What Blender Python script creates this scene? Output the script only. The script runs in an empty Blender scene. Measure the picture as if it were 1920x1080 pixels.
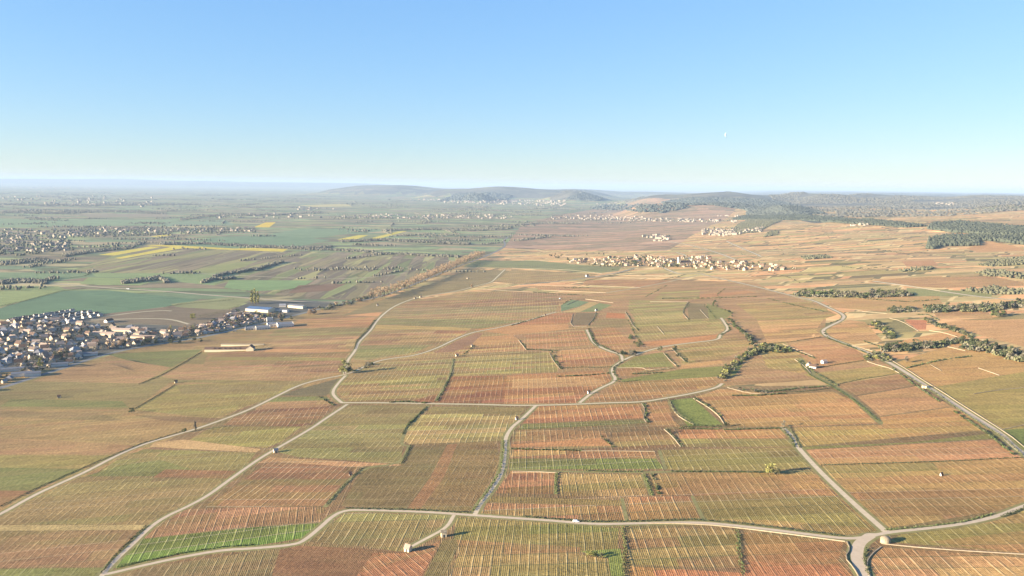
import bpy, math, random
import numpy as np
from mathutils import Vector, Matrix, geometry
C = bpy.context.scene
COL = C.collection
rnd = random.Random(7)
nrs = np.random.RandomState(7)
R = math.radians

# ------------------------------------------------------------------ camera
H_CAM = 250.0
FPX = 1507.0
PITCH, ROLL = 7.26, 0.72
cam_d = bpy.data.cameras.new('camera'); cam = bpy.data.objects.new('camera', cam_d); COL.objects.link(cam)
cam_d.sensor_width = 36; cam_d.lens = 36*FPX/1920
cam_d.clip_start = 1; cam_d.clip_end = 200000
MW = Matrix.Translation((0, 0, H_CAM)) @ Matrix.Rotation(R(90-PITCH), 4, 'X') @ Matrix.Rotation(R(ROLL), 4, 'Z')
cam.matrix_world = MW
C.camera = cam
# ------------------------------------------------------------------ sky, sun, exposure
SUN_EL, SUN_AZ = 12.0, 252.0          # azimuth of the sun, clockwise from +y (the view direction)
w = bpy.data.worlds.new('World'); C.world = w; w.use_nodes = True
nt = w.node_tree; nt.nodes.clear()
sky = nt.nodes.new('ShaderNodeTexSky'); sky.sky_type = 'NISHITA'; sky.sun_disc = False
sky.sun_elevation = R(SUN_EL); sky.sun_rotation = R(SUN_AZ)
sky.altitude = 300; sky.air_density = 0.9; sky.dust_density = 0.0; sky.ozone_density = 3.6
bg = nt.nodes.new('ShaderNodeBackground'); bg.inputs[1].default_value = 0.073
wo = nt.nodes.new('ShaderNodeOutputWorld')
spc = nt.nodes.new('ShaderNodeSeparateColor'); cbc = nt.nodes.new('ShaderNodeCombineColor'); nt.links.new(sky.outputs[0], spc.inputs[0])
def wmath(op, x, y):
    m = nt.nodes.new('ShaderNodeMath'); m.operation = op
    for i, v in enumerate((x, y)):
        if isinstance(v, float): m.inputs[i].default_value = v
        else: nt.links.new(v, m.inputs[i])
    return m.outputs[0]
# soft spring sky: the gradient of the clear-air model, gently compressed
nt.links.new(wmath('MULTIPLY', wmath('POWER', spc.outputs[0], .72), .84), cbc.inputs[0])
nt.links.new(wmath('MULTIPLY', wmath('POWER', spc.outputs[1], .55), 1.13), cbc.inputs[1])
nt.links.new(wmath('MULTIPLY', wmath('MULTIPLY', wmath('POWER', spc.outputs[2], .50), wmath('POWER', spc.outputs[0], -.13)), 1.52), cbc.inputs[2])
nt.links.new(cbc.outputs[0], bg.inputs[0]); nt.links.new(bg.outputs[0], wo.inputs[0])
sd = bpy.data.lights.new('sun', 'SUN'); sd.energy = 5.0; sd.angle = R(0.5); sd.color = (1.0, 0.84, 0.64)
so = bpy.data.objects.new('sun', sd); COL.objects.link(so)
sv = Vector((math.sin(R(SUN_AZ))*math.cos(R(SUN_EL)), math.cos(R(SUN_AZ))*math.cos(R(SUN_EL)), math.sin(R(SUN_EL))))
so.rotation_euler = sv.to_track_quat('Z', 'Y').to_euler()
C.view_settings.view_transform = 'Standard'; C.view_settings.look = 'None'
C.view_settings.gamma = 1; C.view_settings.exposure = 2.2
C.render.engine = 'CYCLES'

# ------------------------------------------------------------------ terrain height
def sdist(x, y):                      # distance to the right of the plain's edge (the highway)
    return 0.963*(x + 625 - 0.28*(y-1090))
def prof(x, pts):
    xs = [p[0] for p in pts]; hs = [p[1] for p in pts]
    return np.interp(x, xs, hs)
def px_x(px, d): return (px-960)/FPX*d
def ridge_from_px(d, pts, c=0.0):     # (px, px height above eye line at that px) to world x, height
    return [(px_x(p, d), H_CAM + dy/FPX*d) for p, dy in pts]
RIDGES = [
 (11500, 1900, ridge_from_px(11500, [(1130,-45),(1190,-22),(1215,-14),(1250,-9),(1310,-6.0),(1345,-6.5),(1365,-4.5),(1390,-8.5),(1430,-10),(1475,-8.5),(1500,-3.5),(1520,-4.5),(1545,-8.5),(1610,-10.5),(1640,-5.5),(1700,-7.5),(1780,-7.5),(1920,-8),(2300,-8)])),
 (19500, 1500, ridge_from_px(19500, [(560,-20),(610,-9),(660,-3),(700,-2),(760,-1.5),(790,-2.5),(840,-5),(900,-7),(960,-3.5),(1010,-4),(1050,-4),(1090,-5),(1130,-10),(1200,-25)])),
 (16200, 1000, ridge_from_px(16200, [(760,-16),(800,-9),(835,-6),(870,-4.5),(900,-3),(925,-1.8),(950,-1.6),(1000,-3),(1030,-4),(1055,-5),(1080,-7),(1120,-14),(1150,-22)])),
 (13800, 900, ridge_from_px(13800, [(985,-45),(1010,-18),(1045,-9),(1075,-7),(1100,-11),(1130,-18),(1170,-30),(1210,-50)])),
 (13500, 600, ridge_from_px(13500, [(825,-50),(850,-24),(880,-15),(900,-15),(925,-24),(960,-30),(1000,-50)])),
 (26000, 1800, ridge_from_px(26000, [(900,-30),(1000,-4),(1100,-5),(1200,-7),(1300,-9),(1400,-30)])),
 (46000, 5000, ridge_from_px(46000, [(-900,0),(-200,1),(0,0.5),(60,1.5),(150,2),(230,3.5),(280,2.5),(340,1.2),(420,2),(470,0.5),(560,1),(640,1),(760,0),(900,-4)])),
 (7600, 700, ridge_from_px(7600, [(1130,-60),(1190,-34),(1260,-26),(1330,-24),(1380,-22),(1440,-28),(1500,-34),(1560,-44),(1620,-60)])),
 (6300, 420, ridge_from_px(6300, [(1380,-80),(1410,-44),(1450,-30),(1500,-33),(1530,-46),(1550,-75)])),
 (8600, 800, ridge_from_px(8600, [(1560,-60),(1620,-32),(1680,-22),(1720,-26),(1760,-36),(1800,-52)])),
]
def hgt(x, y):
    x = np.asarray(x, float); y = np.asarray(y, float)
    s = np.maximum(sdist(x, y), 0)
    near = -30 + 220*(1-np.exp(-(s/2200.0)**1.3))
    f = np.clip((s-150)/900, 0, 1)*np.clip((y-300)/2500, 0, 1)
    n = (np.sin(x/310+1.3)*np.cos(y/520+.4) + .6*np.sin(x/170+y/260) + .5*np.cos(y/190-x/400+2))
    near = near + n*6*f
    g = np.clip((s-900)/1500, 0, 1)*np.clip((y-4500)/2000, 0, 1)
    near = near*(1-.22*g) + g*18*(np.sin(x/520+.5)*np.cos(y/900) + .6*np.sin(x/230-y/400) + .4*np.cos(x/150+y/330))
    # the wooded rise closing the near vineyards, and the dip before the road valley
    near = near + 16*np.exp(-(((x-1750)/700)**2 + ((y-4100)/500)**2))
    out = near
    for yc, wd, pts in RIDGES:
        base = prof(x, pts)
        k = np.exp(-((y-yc)/wd)**2)
        inr = (x > pts[0][0]-1)
        hh = near + (np.maximum(base, near)-near)*k
        if yc > 8000 and yc < 30000:
            hh = hh + k*np.where(base > near, 1, 0)*(-1+ np.clip(np.abs(y-yc)/wd*3,0,1))*0
        if pts[0][0] > -1e9:
            edge = np.clip((x-pts[0][0])/(400.0*yc/10000), 0, 1)*np.clip((pts[-1][0]-x)/(400.0*yc/10000), 0, 1)
            if yc == 46000: edge = np.clip((pts[-1][0]-x)/6000, 0, 1)
            if yc == 11500: edge = np.clip((x-pts[0][0])/400, 0, 1)
            hh = near + (hh-near)*edge
        out = np.maximum(out, hh)
    # long spurs and gullies break up the hill faces
    hill = np.clip((out-near-15)/60, 0, 1)
    out = out - hill*(26*(.5+.5*np.sin(x/(150+y/90)+np.sin(y/700))) + 14*(.5+.5*np.sin(x/(60+y/130)-y/420.)))*np.clip((H_CAM*.9-out)/30+.3, 0, 1)
    return out
def ray(px, py):
    px = np.asarray(px, float); py = np.asarray(py, float)
    dx = (px-960)/FPX; dy = -(py-540)/FPX
    m = np.array(MW.to_3x3())
    v = np.stack([dx, dy, -np.ones_like(dx)], -1) @ m.T
    return v/np.linalg.norm(v, axis=-1, keepdims=True)
def at(px, py):
    """pixel of the photograph -> point on the terrain"""
    px = np.atleast_1d(px); py = np.atleast_1d(py)
    v = ray(px, py)
    lo = np.full(px.shape, 150.0); hi = np.full(px.shape, 60000.0); done = np.zeros(px.shape, bool)
    t = np.full(px.shape, 150.0)
    for i in range(420):
        tn = t*1.0145
        z = H_CAM + v[:, 2]*tn
        hit = (~done) & (z < hgt(v[:, 0]*tn, v[:, 1]*tn))
        lo[hit] = t[hit]; hi[hit] = tn[hit]; done |= hit
        t = tn
        if done.all(): break
    lo[~done] = 50000; hi[~done] = 50001
    for i in range(26):
        mi = (lo+hi)/2; b = (H_CAM + v[:, 2]*mi) < hgt(v[:, 0]*mi, v[:, 1]*mi)
        hi = np.where(b, mi, hi); lo = np.where(b, lo, mi)
    return np.stack([v[:, 0]*hi, v[:, 1]*hi, H_CAM+v[:, 2]*hi], -1)
def at1(px, py): return Vector(at(px, py)[0])
def pxsize(p): return (Vector(p)-Vector((0,0,H_CAM))).length/FPX   # metres per photo pixel there

# ------------------------------------------------------------------ materials
def lin(c):
    return tuple(((v/255)/12.92 if v/255 <= .04045 else ((v/255+.055)/1.055)**2.4) for v in c)
KR, KG, KB = .585, .555, .43
def alb(c):
    l = lin(c); return (l[0]*KR, l[1]*KG, l[2]*KB, 1)
class NT:
    def __init__(s, name):
        s.m = bpy.data.materials.new(name); s.m.use_nodes = True; s.t = s.m.node_tree; s.t.nodes.clear()
        s.out = s.n('ShaderNodeOutputMaterial'); s.b = s.n('ShaderNodeBsdfPrincipled')
        s.b.inputs['Roughness'].default_value = .9; s.b.inputs['Specular IOR Level'].default_value = .15
        s.l(s.b.outputs[0], s.out.inputs[0])
    def n(s, ty, **k):
        o = s.t.nodes.new(ty)
        for a, v in k.items(): setattr(o, a, v)
        return o
    def l(s, a, b): s.t.links.new(a, b)
    def math(s, op, a, b=None, c=None):
        o = s.n('ShaderNodeMath', operation=op)
        for i, v in enumerate((a, b, c)):
            if v is None: continue
            if isinstance(v, (int, float)): o.inputs[i].default_value = v
            else: s.l(v, o.inputs[i])
        return o.outputs[0]
    def mix(s, fac, a, b, mode='MIX'):
        o = s.n('ShaderNodeMix', data_type='RGBA', blend_type=mode)
        for i, v in ((0, fac), (6, a), (7, b)):
            if isinstance(v, (int, float)): o.inputs[i].default_value = v
            elif isinstance(v, tuple): o.inputs[i].default_value = v
            else: s.l(v, o.inputs[i])
        return o.outputs[2]
    def noise(s, vec, scale, detail=2, rough=.5):
        o = s.n('ShaderNodeTexNoise'); o.inputs['Scale'].default_value = scale
        o.inputs['Detail'].default_value = detail; o.inputs['Roughness'].default_value = rough
        if vec is not None: s.l(vec, o.inputs['Vector'])
        return o.outputs['Fac']
    def ramp(s, fac, stops, interp='LINEAR'):
        o = s.n('ShaderNodeValToRGB'); r = o.color_ramp; r.interpolation = interp
        while len(r.elements) < len(stops): r.elements.new(.5)
        for e, (p, c) in zip(r.elements, stops): e.position = p; e.color = c
        s.l(fac, o.inputs[0]); return o.outputs[0]
    def bump(s, h, strength, dist):
        o = s.n('ShaderNodeBump'); o.inputs['Strength'].default_value = strength; o.inputs['Distance'].default_value = dist
        s.l(h, o.inputs['Height']); s.l(o.outputs[0], s.b.inputs['Normal'])
    def comb(s, x, y, z=0.0):
        o = s.n('ShaderNodeCombineXYZ')
        for i, v in enumerate((x, y, z)):
            if isinstance(v, (int, float)): o.inputs[i].default_value = v
            else: s.l(v, o.inputs[i])
        return o.outputs[0]
def simple(name, c, var=.25, scale=.3, rough=.9, rand=0.0):
    """plain colour with uneven tone, optionally different from copy to copy"""
    M = NT(name); g = M.n('ShaderNodeNewGeometry')
    nz = M.noise(g.outputs['Position'], scale, 3)
    f = M.math('MULTIPLY_ADD', nz, 2*var, 1-var)
    if rand:
        oi = M.n('ShaderNodeObjectInfo'); f = M.math('MULTIPLY', f, M.math('MULTIPLY_ADD', oi.outputs['Random'], 2*rand, 1-rand))
    col = M.mix(1.0, tuple(c)+(1,) if len(c) == 3 else c, M.comb(f, f, f), 'MULTIPLY')
    M.l(col, M.b.inputs['Base Color']); M.b.inputs['Roughness'].default_value = rough
    return M.m
def rowmat():
    """a worked parcel: soil or grass with vine rows, colours carried by the parcel's faces"""
    M = NT('parcel'); g = M.n('ShaderNodeNewGeometry'); sp = M.n('ShaderNodeSeparateXYZ'); M.l(g.outputs['Position'], sp.inputs[0])
    a = M.n('ShaderNodeAttribute', attribute_name='fcol'); d = M.n('ShaderNodeAttribute', attribute_name='fdir')
    ls = M.n('ShaderNodeAttribute', attribute_name='fls')
    sepd = M.n('ShaderNodeSeparateXYZ'); M.l(d.outputs['Vector'], sepd.inputs[0])
    cx, sx = sepd.outputs[0], sepd.outputs[1]
    X, Y = sp.outputs[0], sp.outputs[1]
    u = M.math('SUBTRACT', M.math('MULTIPLY', X, cx), M.math('MULTIPLY', Y, sx))      # across the rows
    v = M.math('ADD', M.math('MULTIPLY', X, sx), M.math('MULTIPLY', Y, cx))           # along the rows
    wob = M.noise(g.outputs['Position'], .02, 2)
    uu = M.math('ADD', u, M.math('MULTIPLY', wob, 1.6))
    # grassed lines between blocks of vines
    ph = M.math('PINGPONG', uu, 2.9)
    line = M.n('ShaderNodeMapRange', interpolation_type='SMOOTHSTEP'); M.l(ph, line.inputs[0])
    line.inputs[1].default_value = .25; line.inputs[2].default_value = .75; line.inputs[3].default_value = 1; line.inputs[4].default_value = 0
    brk = M.n('ShaderNodeMapRange'); M.l(M.noise(M.comb(M.math('MULTIPLY', u, .17), M.math('MULTIPLY', v, .05)), 1, 3), brk.inputs[0])
    brk.inputs[1].default_value = .30; brk.inputs[2].default_value = .62
    lf = M.math('MULTIPLY', M.math('MULTIPLY', line.outputs[0], ls.outputs['Fac']), brk.outputs[0])
    # single vine rows
    rw = M.math('PINGPONG', uu, .6); rowf = M.math('MULTIPLY', rw, 1.6)
    # tone: broad patches, streaks along the parcels, clods
    n1 = M.noise(g.outputs['Position'], .010, 3, .6)
    n2 = M.noise(M.comb(M.math('MULTIPLY', u, .022), M.math('MULTIPLY', v, .11)), 1, 3, .6)
    n3 = M.noise(g.outputs['Position'], .5, 3, .75)
    n4 = M.noise(M.comb(M.math('MULTIPLY', u, .9), M.math('MULTIPLY', v, .12)), 1, 2, .6)
    tot = M.math('ADD', M.math('MULTIPLY', n1, .45), M.math('MULTIPLY', n2, .75))
    tot = M.math('ADD', tot, M.math('MULTIPLY_ADD', n3, 1.8, -.325)); tot = M.math('ADD', tot, M.math('MULTIPLY', n4, .75))
    tot = M.math('ADD', tot, M.math('MULTIPLY', rowf, .22))
    f = M.math('SUBTRACT', tot, .72)
    col = M.mix(1.0, a.outputs['Color'], M.comb(f, f, f), 'MULTIPLY')
    # narrow ownership strips lying across the rows
    vb = M.math('FLOOR', M.math('MULTIPLY', v, 1/15.0)); wn0 = M.n('ShaderNodeTexWhiteNoise', noise_dimensions='1D'); M.l(vb, wn0.inputs['W'])
    ub = M.math('FLOOR', M.math('ADD', M.math('MULTIPLY', u, 1/130.0), M.math('MULTIPLY', wn0.outputs['Value'], 5.0)))
    wn = M.n('ShaderNodeTexWhiteNoise', noise_dimensions='2D'); M.l(M.comb(ub, vb), wn.inputs['Vector'])
    wc = M.n('ShaderNodeSeparateColor'); M.l(wn.outputs['Color'], wc.inputs[0])
    am = M.math('MULTIPLY', ls.outputs['Fac'], .42)
    st_ = M.math('MULTIPLY_ADD', M.math('SUBTRACT', wc.outputs[0], .5), M.math('MULTIPLY', am, 1.3), 1.0)
    sg_ = M.math('MULTIPLY', st_, M.math('MULTIPLY_ADD', M.math('SUBTRACT', wc.outputs[1], .5), M.math('MULTIPLY', am, .75), 1.0))
    col = M.mix(1.0, col, M.comb(st_, sg_, st_), 'MULTIPLY')
    # weeds: greener where the cover is thick
    gm = M.n('ShaderNodeMapRange'); M.l(M.noise(M.comb(M.math('MULTIPLY', u, .016), M.math('MULTIPLY', v, .05), 7.0), 1, 4, .65), gm.inputs[0])
    gm.inputs[1].default_value = .50; gm.inputs[2].default_value = .70; gm.inputs[3].default_value = 0; gm.inputs[4].default_value = .36
    col = M.mix(M.math('MULTIPLY', gm.outputs[0], M.math('MULTIPLY_ADD', ls.outputs['Fac'], .8, .2)), col, (.135, .150, .055, 1))
    lc = M.mix(.55, M.mix(1.0, col, (1.9, 1.95, 1.9, 1), 'MULTIPLY'), (.42, .36, .22, 1))
    lv = M.math('MULTIPLY_ADD', wc.outputs[2], .75, .35)
    col = M.mix(M.math('MULTIPLY', M.math('MULTIPLY', lf, .72), lv), col, lc)
    ed = M.math('MULTIPLY', M.math('LESS_THAN', M.math('PINGPONG', v, 7.5), .55), M.math('GREATER_THAN', wn0.outputs['Value'], .52))
    col = M.mix(M.math('MULTIPLY', ed, M.math('MULTIPLY', ls.outputs['Fac'], .75)), col, M.mix(M.math('GREATER_THAN', wn0.outputs['Value'], .78), (.09, .095, .04, 1), (.42, .34, .22, 1)))
    M.l(col, M.b.inputs['Base Color'])
    M.bump(M.math('ADD', M.math('MULTIPLY_ADD', lf, .9, M.math('MULTIPLY', n3, 1.2)), M.math('ADD', M.math('MULTIPLY', n4, .5), M.math('MULTIPLY', rowf, .35))),   .5, .6)
    return M.m
def patchmat(name, stops, cw, ch, ang, line=.0, edge=None):
    """far patchwork of small parcels in world space"""
    M = NT(name); g = M.n('ShaderNodeNewGeometry')
    mp = M.n('ShaderNodeMapping'); mp.inputs['Rotation'].default_value = (0, 0, R(ang)); mp.inputs['Scale'].default_value = (1/cw, 1/ch, 0.0001)
    M.l(g.outputs['Position'], mp.inputs[0])
    vo = M.n('ShaderNodeTexVoronoi', distance='CHEBYCHEV'); vo.inputs['Scale'].default_value = 1; vo.inputs['Randomness'].default_value = .8
    M.l(mp.outputs[0], vo.inputs['Vector'])
    sc = M.n('ShaderNodeSeparateColor'); M.l(vo.outputs['Color'], sc.inputs[0])
    big = M.noise(g.outputs['Position'], .0007, 2)
    key = M.math('FRACT', M.math('ADD', sc.outputs[0], M.math('MULTIPLY', big, .6)))
    col = M.ramp(key, stops, 'CONSTANT')
    mp2 = M.n('ShaderNodeMapping'); mp2.inputs['Rotation'].default_value = (0, 0, R(ang)); mp2.inputs['Scale'].default_value = (3/cw, .8/ch, .0001)
    M.l(g.outputs['Position'], mp2.inputs[0])
    n = M.noise(mp2.outputs[0], 1.5, 4, .7); n3 = M.noise(g.outputs['Position'], .08, 3, .7)
    f = M.math('ADD', M.math('MULTIPLY', n, .9), M.math('MULTIPLY_ADD', n3, .5, .3))
    tn = M.math('MULTIPLY_ADD', sc.outputs[1], .4, .8)
    f = M.math('MULTIPLY', f, tn)
    col = M.mix(1.0, col, M.comb(f, f, f), 'MULTIPLY')
    vb = M.n('ShaderNodeTexVoronoi', distance='CHEBYCHEV', feature='F2'); vb.inputs['Scale'].default_value = 1; vb.inputs['Randomness'].default_value = .8
    M.l(mp.outputs[0], vb.inputs['Vector'])
    e = M.math('LESS_THAN', M.math('SUBTRACT', vb.outputs['Distance'], vo.outputs['Distance']), .06)
    if edge: col = M.mix(M.math('MULTIPLY', e, line), col, M.mix(M.math('GREATER_THAN', sc.outputs[2], .55), edge, (.075, .075, .035, 1)))
    M.l(col, M.b.inputs['Base Color'])
    return M.m
def A(c):
    l = alb(c); return (l[0]*1.45, l[1]*1.42, l[2]*1.36, 1)
def st(cols):
    n = len(cols); return [(i/n, A(c)) for i, c in enumerate(cols)]
MAT = {}
MAT['parcel'] = rowmat()
MAT['farmland'] = patchmat('farmland', st([(140,148,112),(116,124,100),(154,142,120),(128,146,112),(118,112,102),(164,156,128),(122,142,116),(136,124,110),(112,126,104),(146,158,118),(128,118,106),(150,138,122)]), 360, 85, 14, .7, A((92,98,82)))
MAT['strips'] = patchmat('strip_fields', st([(128,118,104),(140,132,108),(112,104,96),(148,146,110),(122,112,100),(136,124,112),(128,136,100),(118,110,100)]), 34, 420, -38, .5, A((150,150,115)))
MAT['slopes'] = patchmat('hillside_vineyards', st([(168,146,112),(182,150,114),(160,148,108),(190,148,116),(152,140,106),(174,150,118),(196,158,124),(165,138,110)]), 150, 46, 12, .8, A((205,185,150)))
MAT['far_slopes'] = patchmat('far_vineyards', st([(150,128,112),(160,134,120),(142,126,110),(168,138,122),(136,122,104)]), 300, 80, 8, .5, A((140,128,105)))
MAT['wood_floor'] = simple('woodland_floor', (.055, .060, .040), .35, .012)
MAT['hill_wood'] = patchmat('wooded_hills', [(0, (.10,.095,.07,1)), (.3, (.12,.11,.08,1)), (.55, (.095,.09,.07,1)), (.72, (.17,.15,.10,1)), (.8, (.11,.10,.075,1)), (.93, (.16,.16,.10,1))], 420, 200, 10)
MAT['verge'] = simple('grass_verge', (.165, .150, .060), .45, .25)
MAT['town_ground'] = simple('town_ground', (.095, .090, .070), .5, .06)
MAT['asphalt'] = simple('asphalt', (.38, .31, .225), .16, .3)
MAT['highway'] = simple('highway_asphalt', (.17, .165, .16), .16, .3)
MAT['dirt'] = simple('dirt_track', (.40, .33, .23), .25, .35)
MAT['stone'] = simple('limestone', (.25, .205, .14), .45, .8, .9, .2)

# ------------------------------------------------------------------ object helpers
def tag(o, label=None, cat=None, group=None, kind=None):
    if label: o['label'] = label
    if cat: o['category'] = cat
    if group: o['group'] = group
    if kind: o['kind'] = kind
    return o
def mesh(name, V, F, mats, mi=None, smooth=False):
    me = bpy.data.meshes.new(name); me.from_pydata([tuple(v) for v in V], [], [tuple(f) for f in F])
    for m in (mats if isinstance(mats, (list, tuple)) else [mats]): me.materials.append(m)
    if mi is not None: me.polygons.foreach_set('material_index', mi)
    if smooth: me.polygons.foreach_set('use_smooth', [True]*len(me.polygons))
    me.update(); return me
def link(name, me, parent=None, loc=None, rz=0):
    o = bpy.data.objects.new(name, me); COL.objects.link(o)
    if parent: o.parent = parent
    if loc is not None: o.location = loc
    if rz: o.rotation_euler = (0, 0, rz)
    return o
def empty(name, loc=(0,0,0), rz=0):
    o = bpy.data.objects.new(name, None); COL.objects.link(o); o.location = loc; o.rotation_euler = (0,0,rz); o.empty_display_size = 2
    return o
def copy_tree(o, parent=None):
    c = o.copy(); COL.objects.link(c)
    if parent: c.parent = parent
    for ch in KIDS.get(o.name, []): copy_tree(ch, c)
    return c
KIDS = {}
def kid(parent, name, me, loc=None, rz=0):
    o = link(name, me, parent, loc, rz); KIDS.setdefault(parent.name, []).append(o); return o
def box(V, F, x0, x1, y0, y1, z0, z1):
    b = len(V)
    V += [(x0,y0,z0),(x1,y0,z0),(x1,y1,z0),(x0,y1,z0),(x0,y0,z1),(x1,y0,z1),(x1,y1,z1),(x0,y1,z1)]
    F += [(b,b+3,b+2,b+1),(b+4,b+5,b+6,b+7),(b,b+1,b+5,b+4),(b+1,b+2,b+6,b+5),(b+2,b+3,b+7,b+6),(b+3,b,b+4,b+7)]

# ------------------------------------------------------------------ parcels, read off the photograph and laid on the terrain
# (colour, strength of the grassed lines, vanishing point of the rows or None, outline)
OL=(152,138,98); GR=(128,134,86); TE=(196,134,102); OR=(212,155,116); RB=(156,116,92); TN=(174,146,108); BN=(142,118,94); DK=(114,104,84); PK=(182,146,114); YO=(162,150,98)
BASE = [  # broad ground cover first
 ('slopes', [(-500,800),(0,728),(119,690),(259,651),(545,592),(703,559),(853,501),(944,465),(1000,440),(1100,412),(1250,390),(1400,384),(1700,392),(2600,400),(2600,1500),(-900,1500)]),
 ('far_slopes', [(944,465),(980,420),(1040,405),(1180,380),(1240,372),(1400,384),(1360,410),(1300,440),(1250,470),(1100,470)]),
 ('strips', [(120,512),(200,484),(265,460),(600,472),(900,478),(853,501),(703,559),(600,560),(480,550),(400,535),(300,513)]),
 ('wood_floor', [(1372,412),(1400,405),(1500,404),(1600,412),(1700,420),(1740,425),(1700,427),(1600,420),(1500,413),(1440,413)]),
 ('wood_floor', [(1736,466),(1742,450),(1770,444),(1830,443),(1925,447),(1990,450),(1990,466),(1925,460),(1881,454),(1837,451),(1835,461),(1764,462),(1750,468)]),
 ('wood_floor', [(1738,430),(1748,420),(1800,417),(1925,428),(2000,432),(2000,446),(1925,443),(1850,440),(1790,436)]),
 ('town_ground', [(-300,640),(-300,600),(0,603),(60,594),(130,585),(190,588),(200,596),(150,606),(180,612),(260,608),(350,612),(400,600),(440,578),(470,566),(560,562),(620,566),(640,572),(550,592),(555,604),(548,612),(440,620),(380,634),(330,642),(259,651),(195,664),(119,690),(52,711),(0,728),(-300,800)]),
 ('verge', [(375,660),(400,640),(440,638),(500,640),(495,655)]),
]
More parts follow.
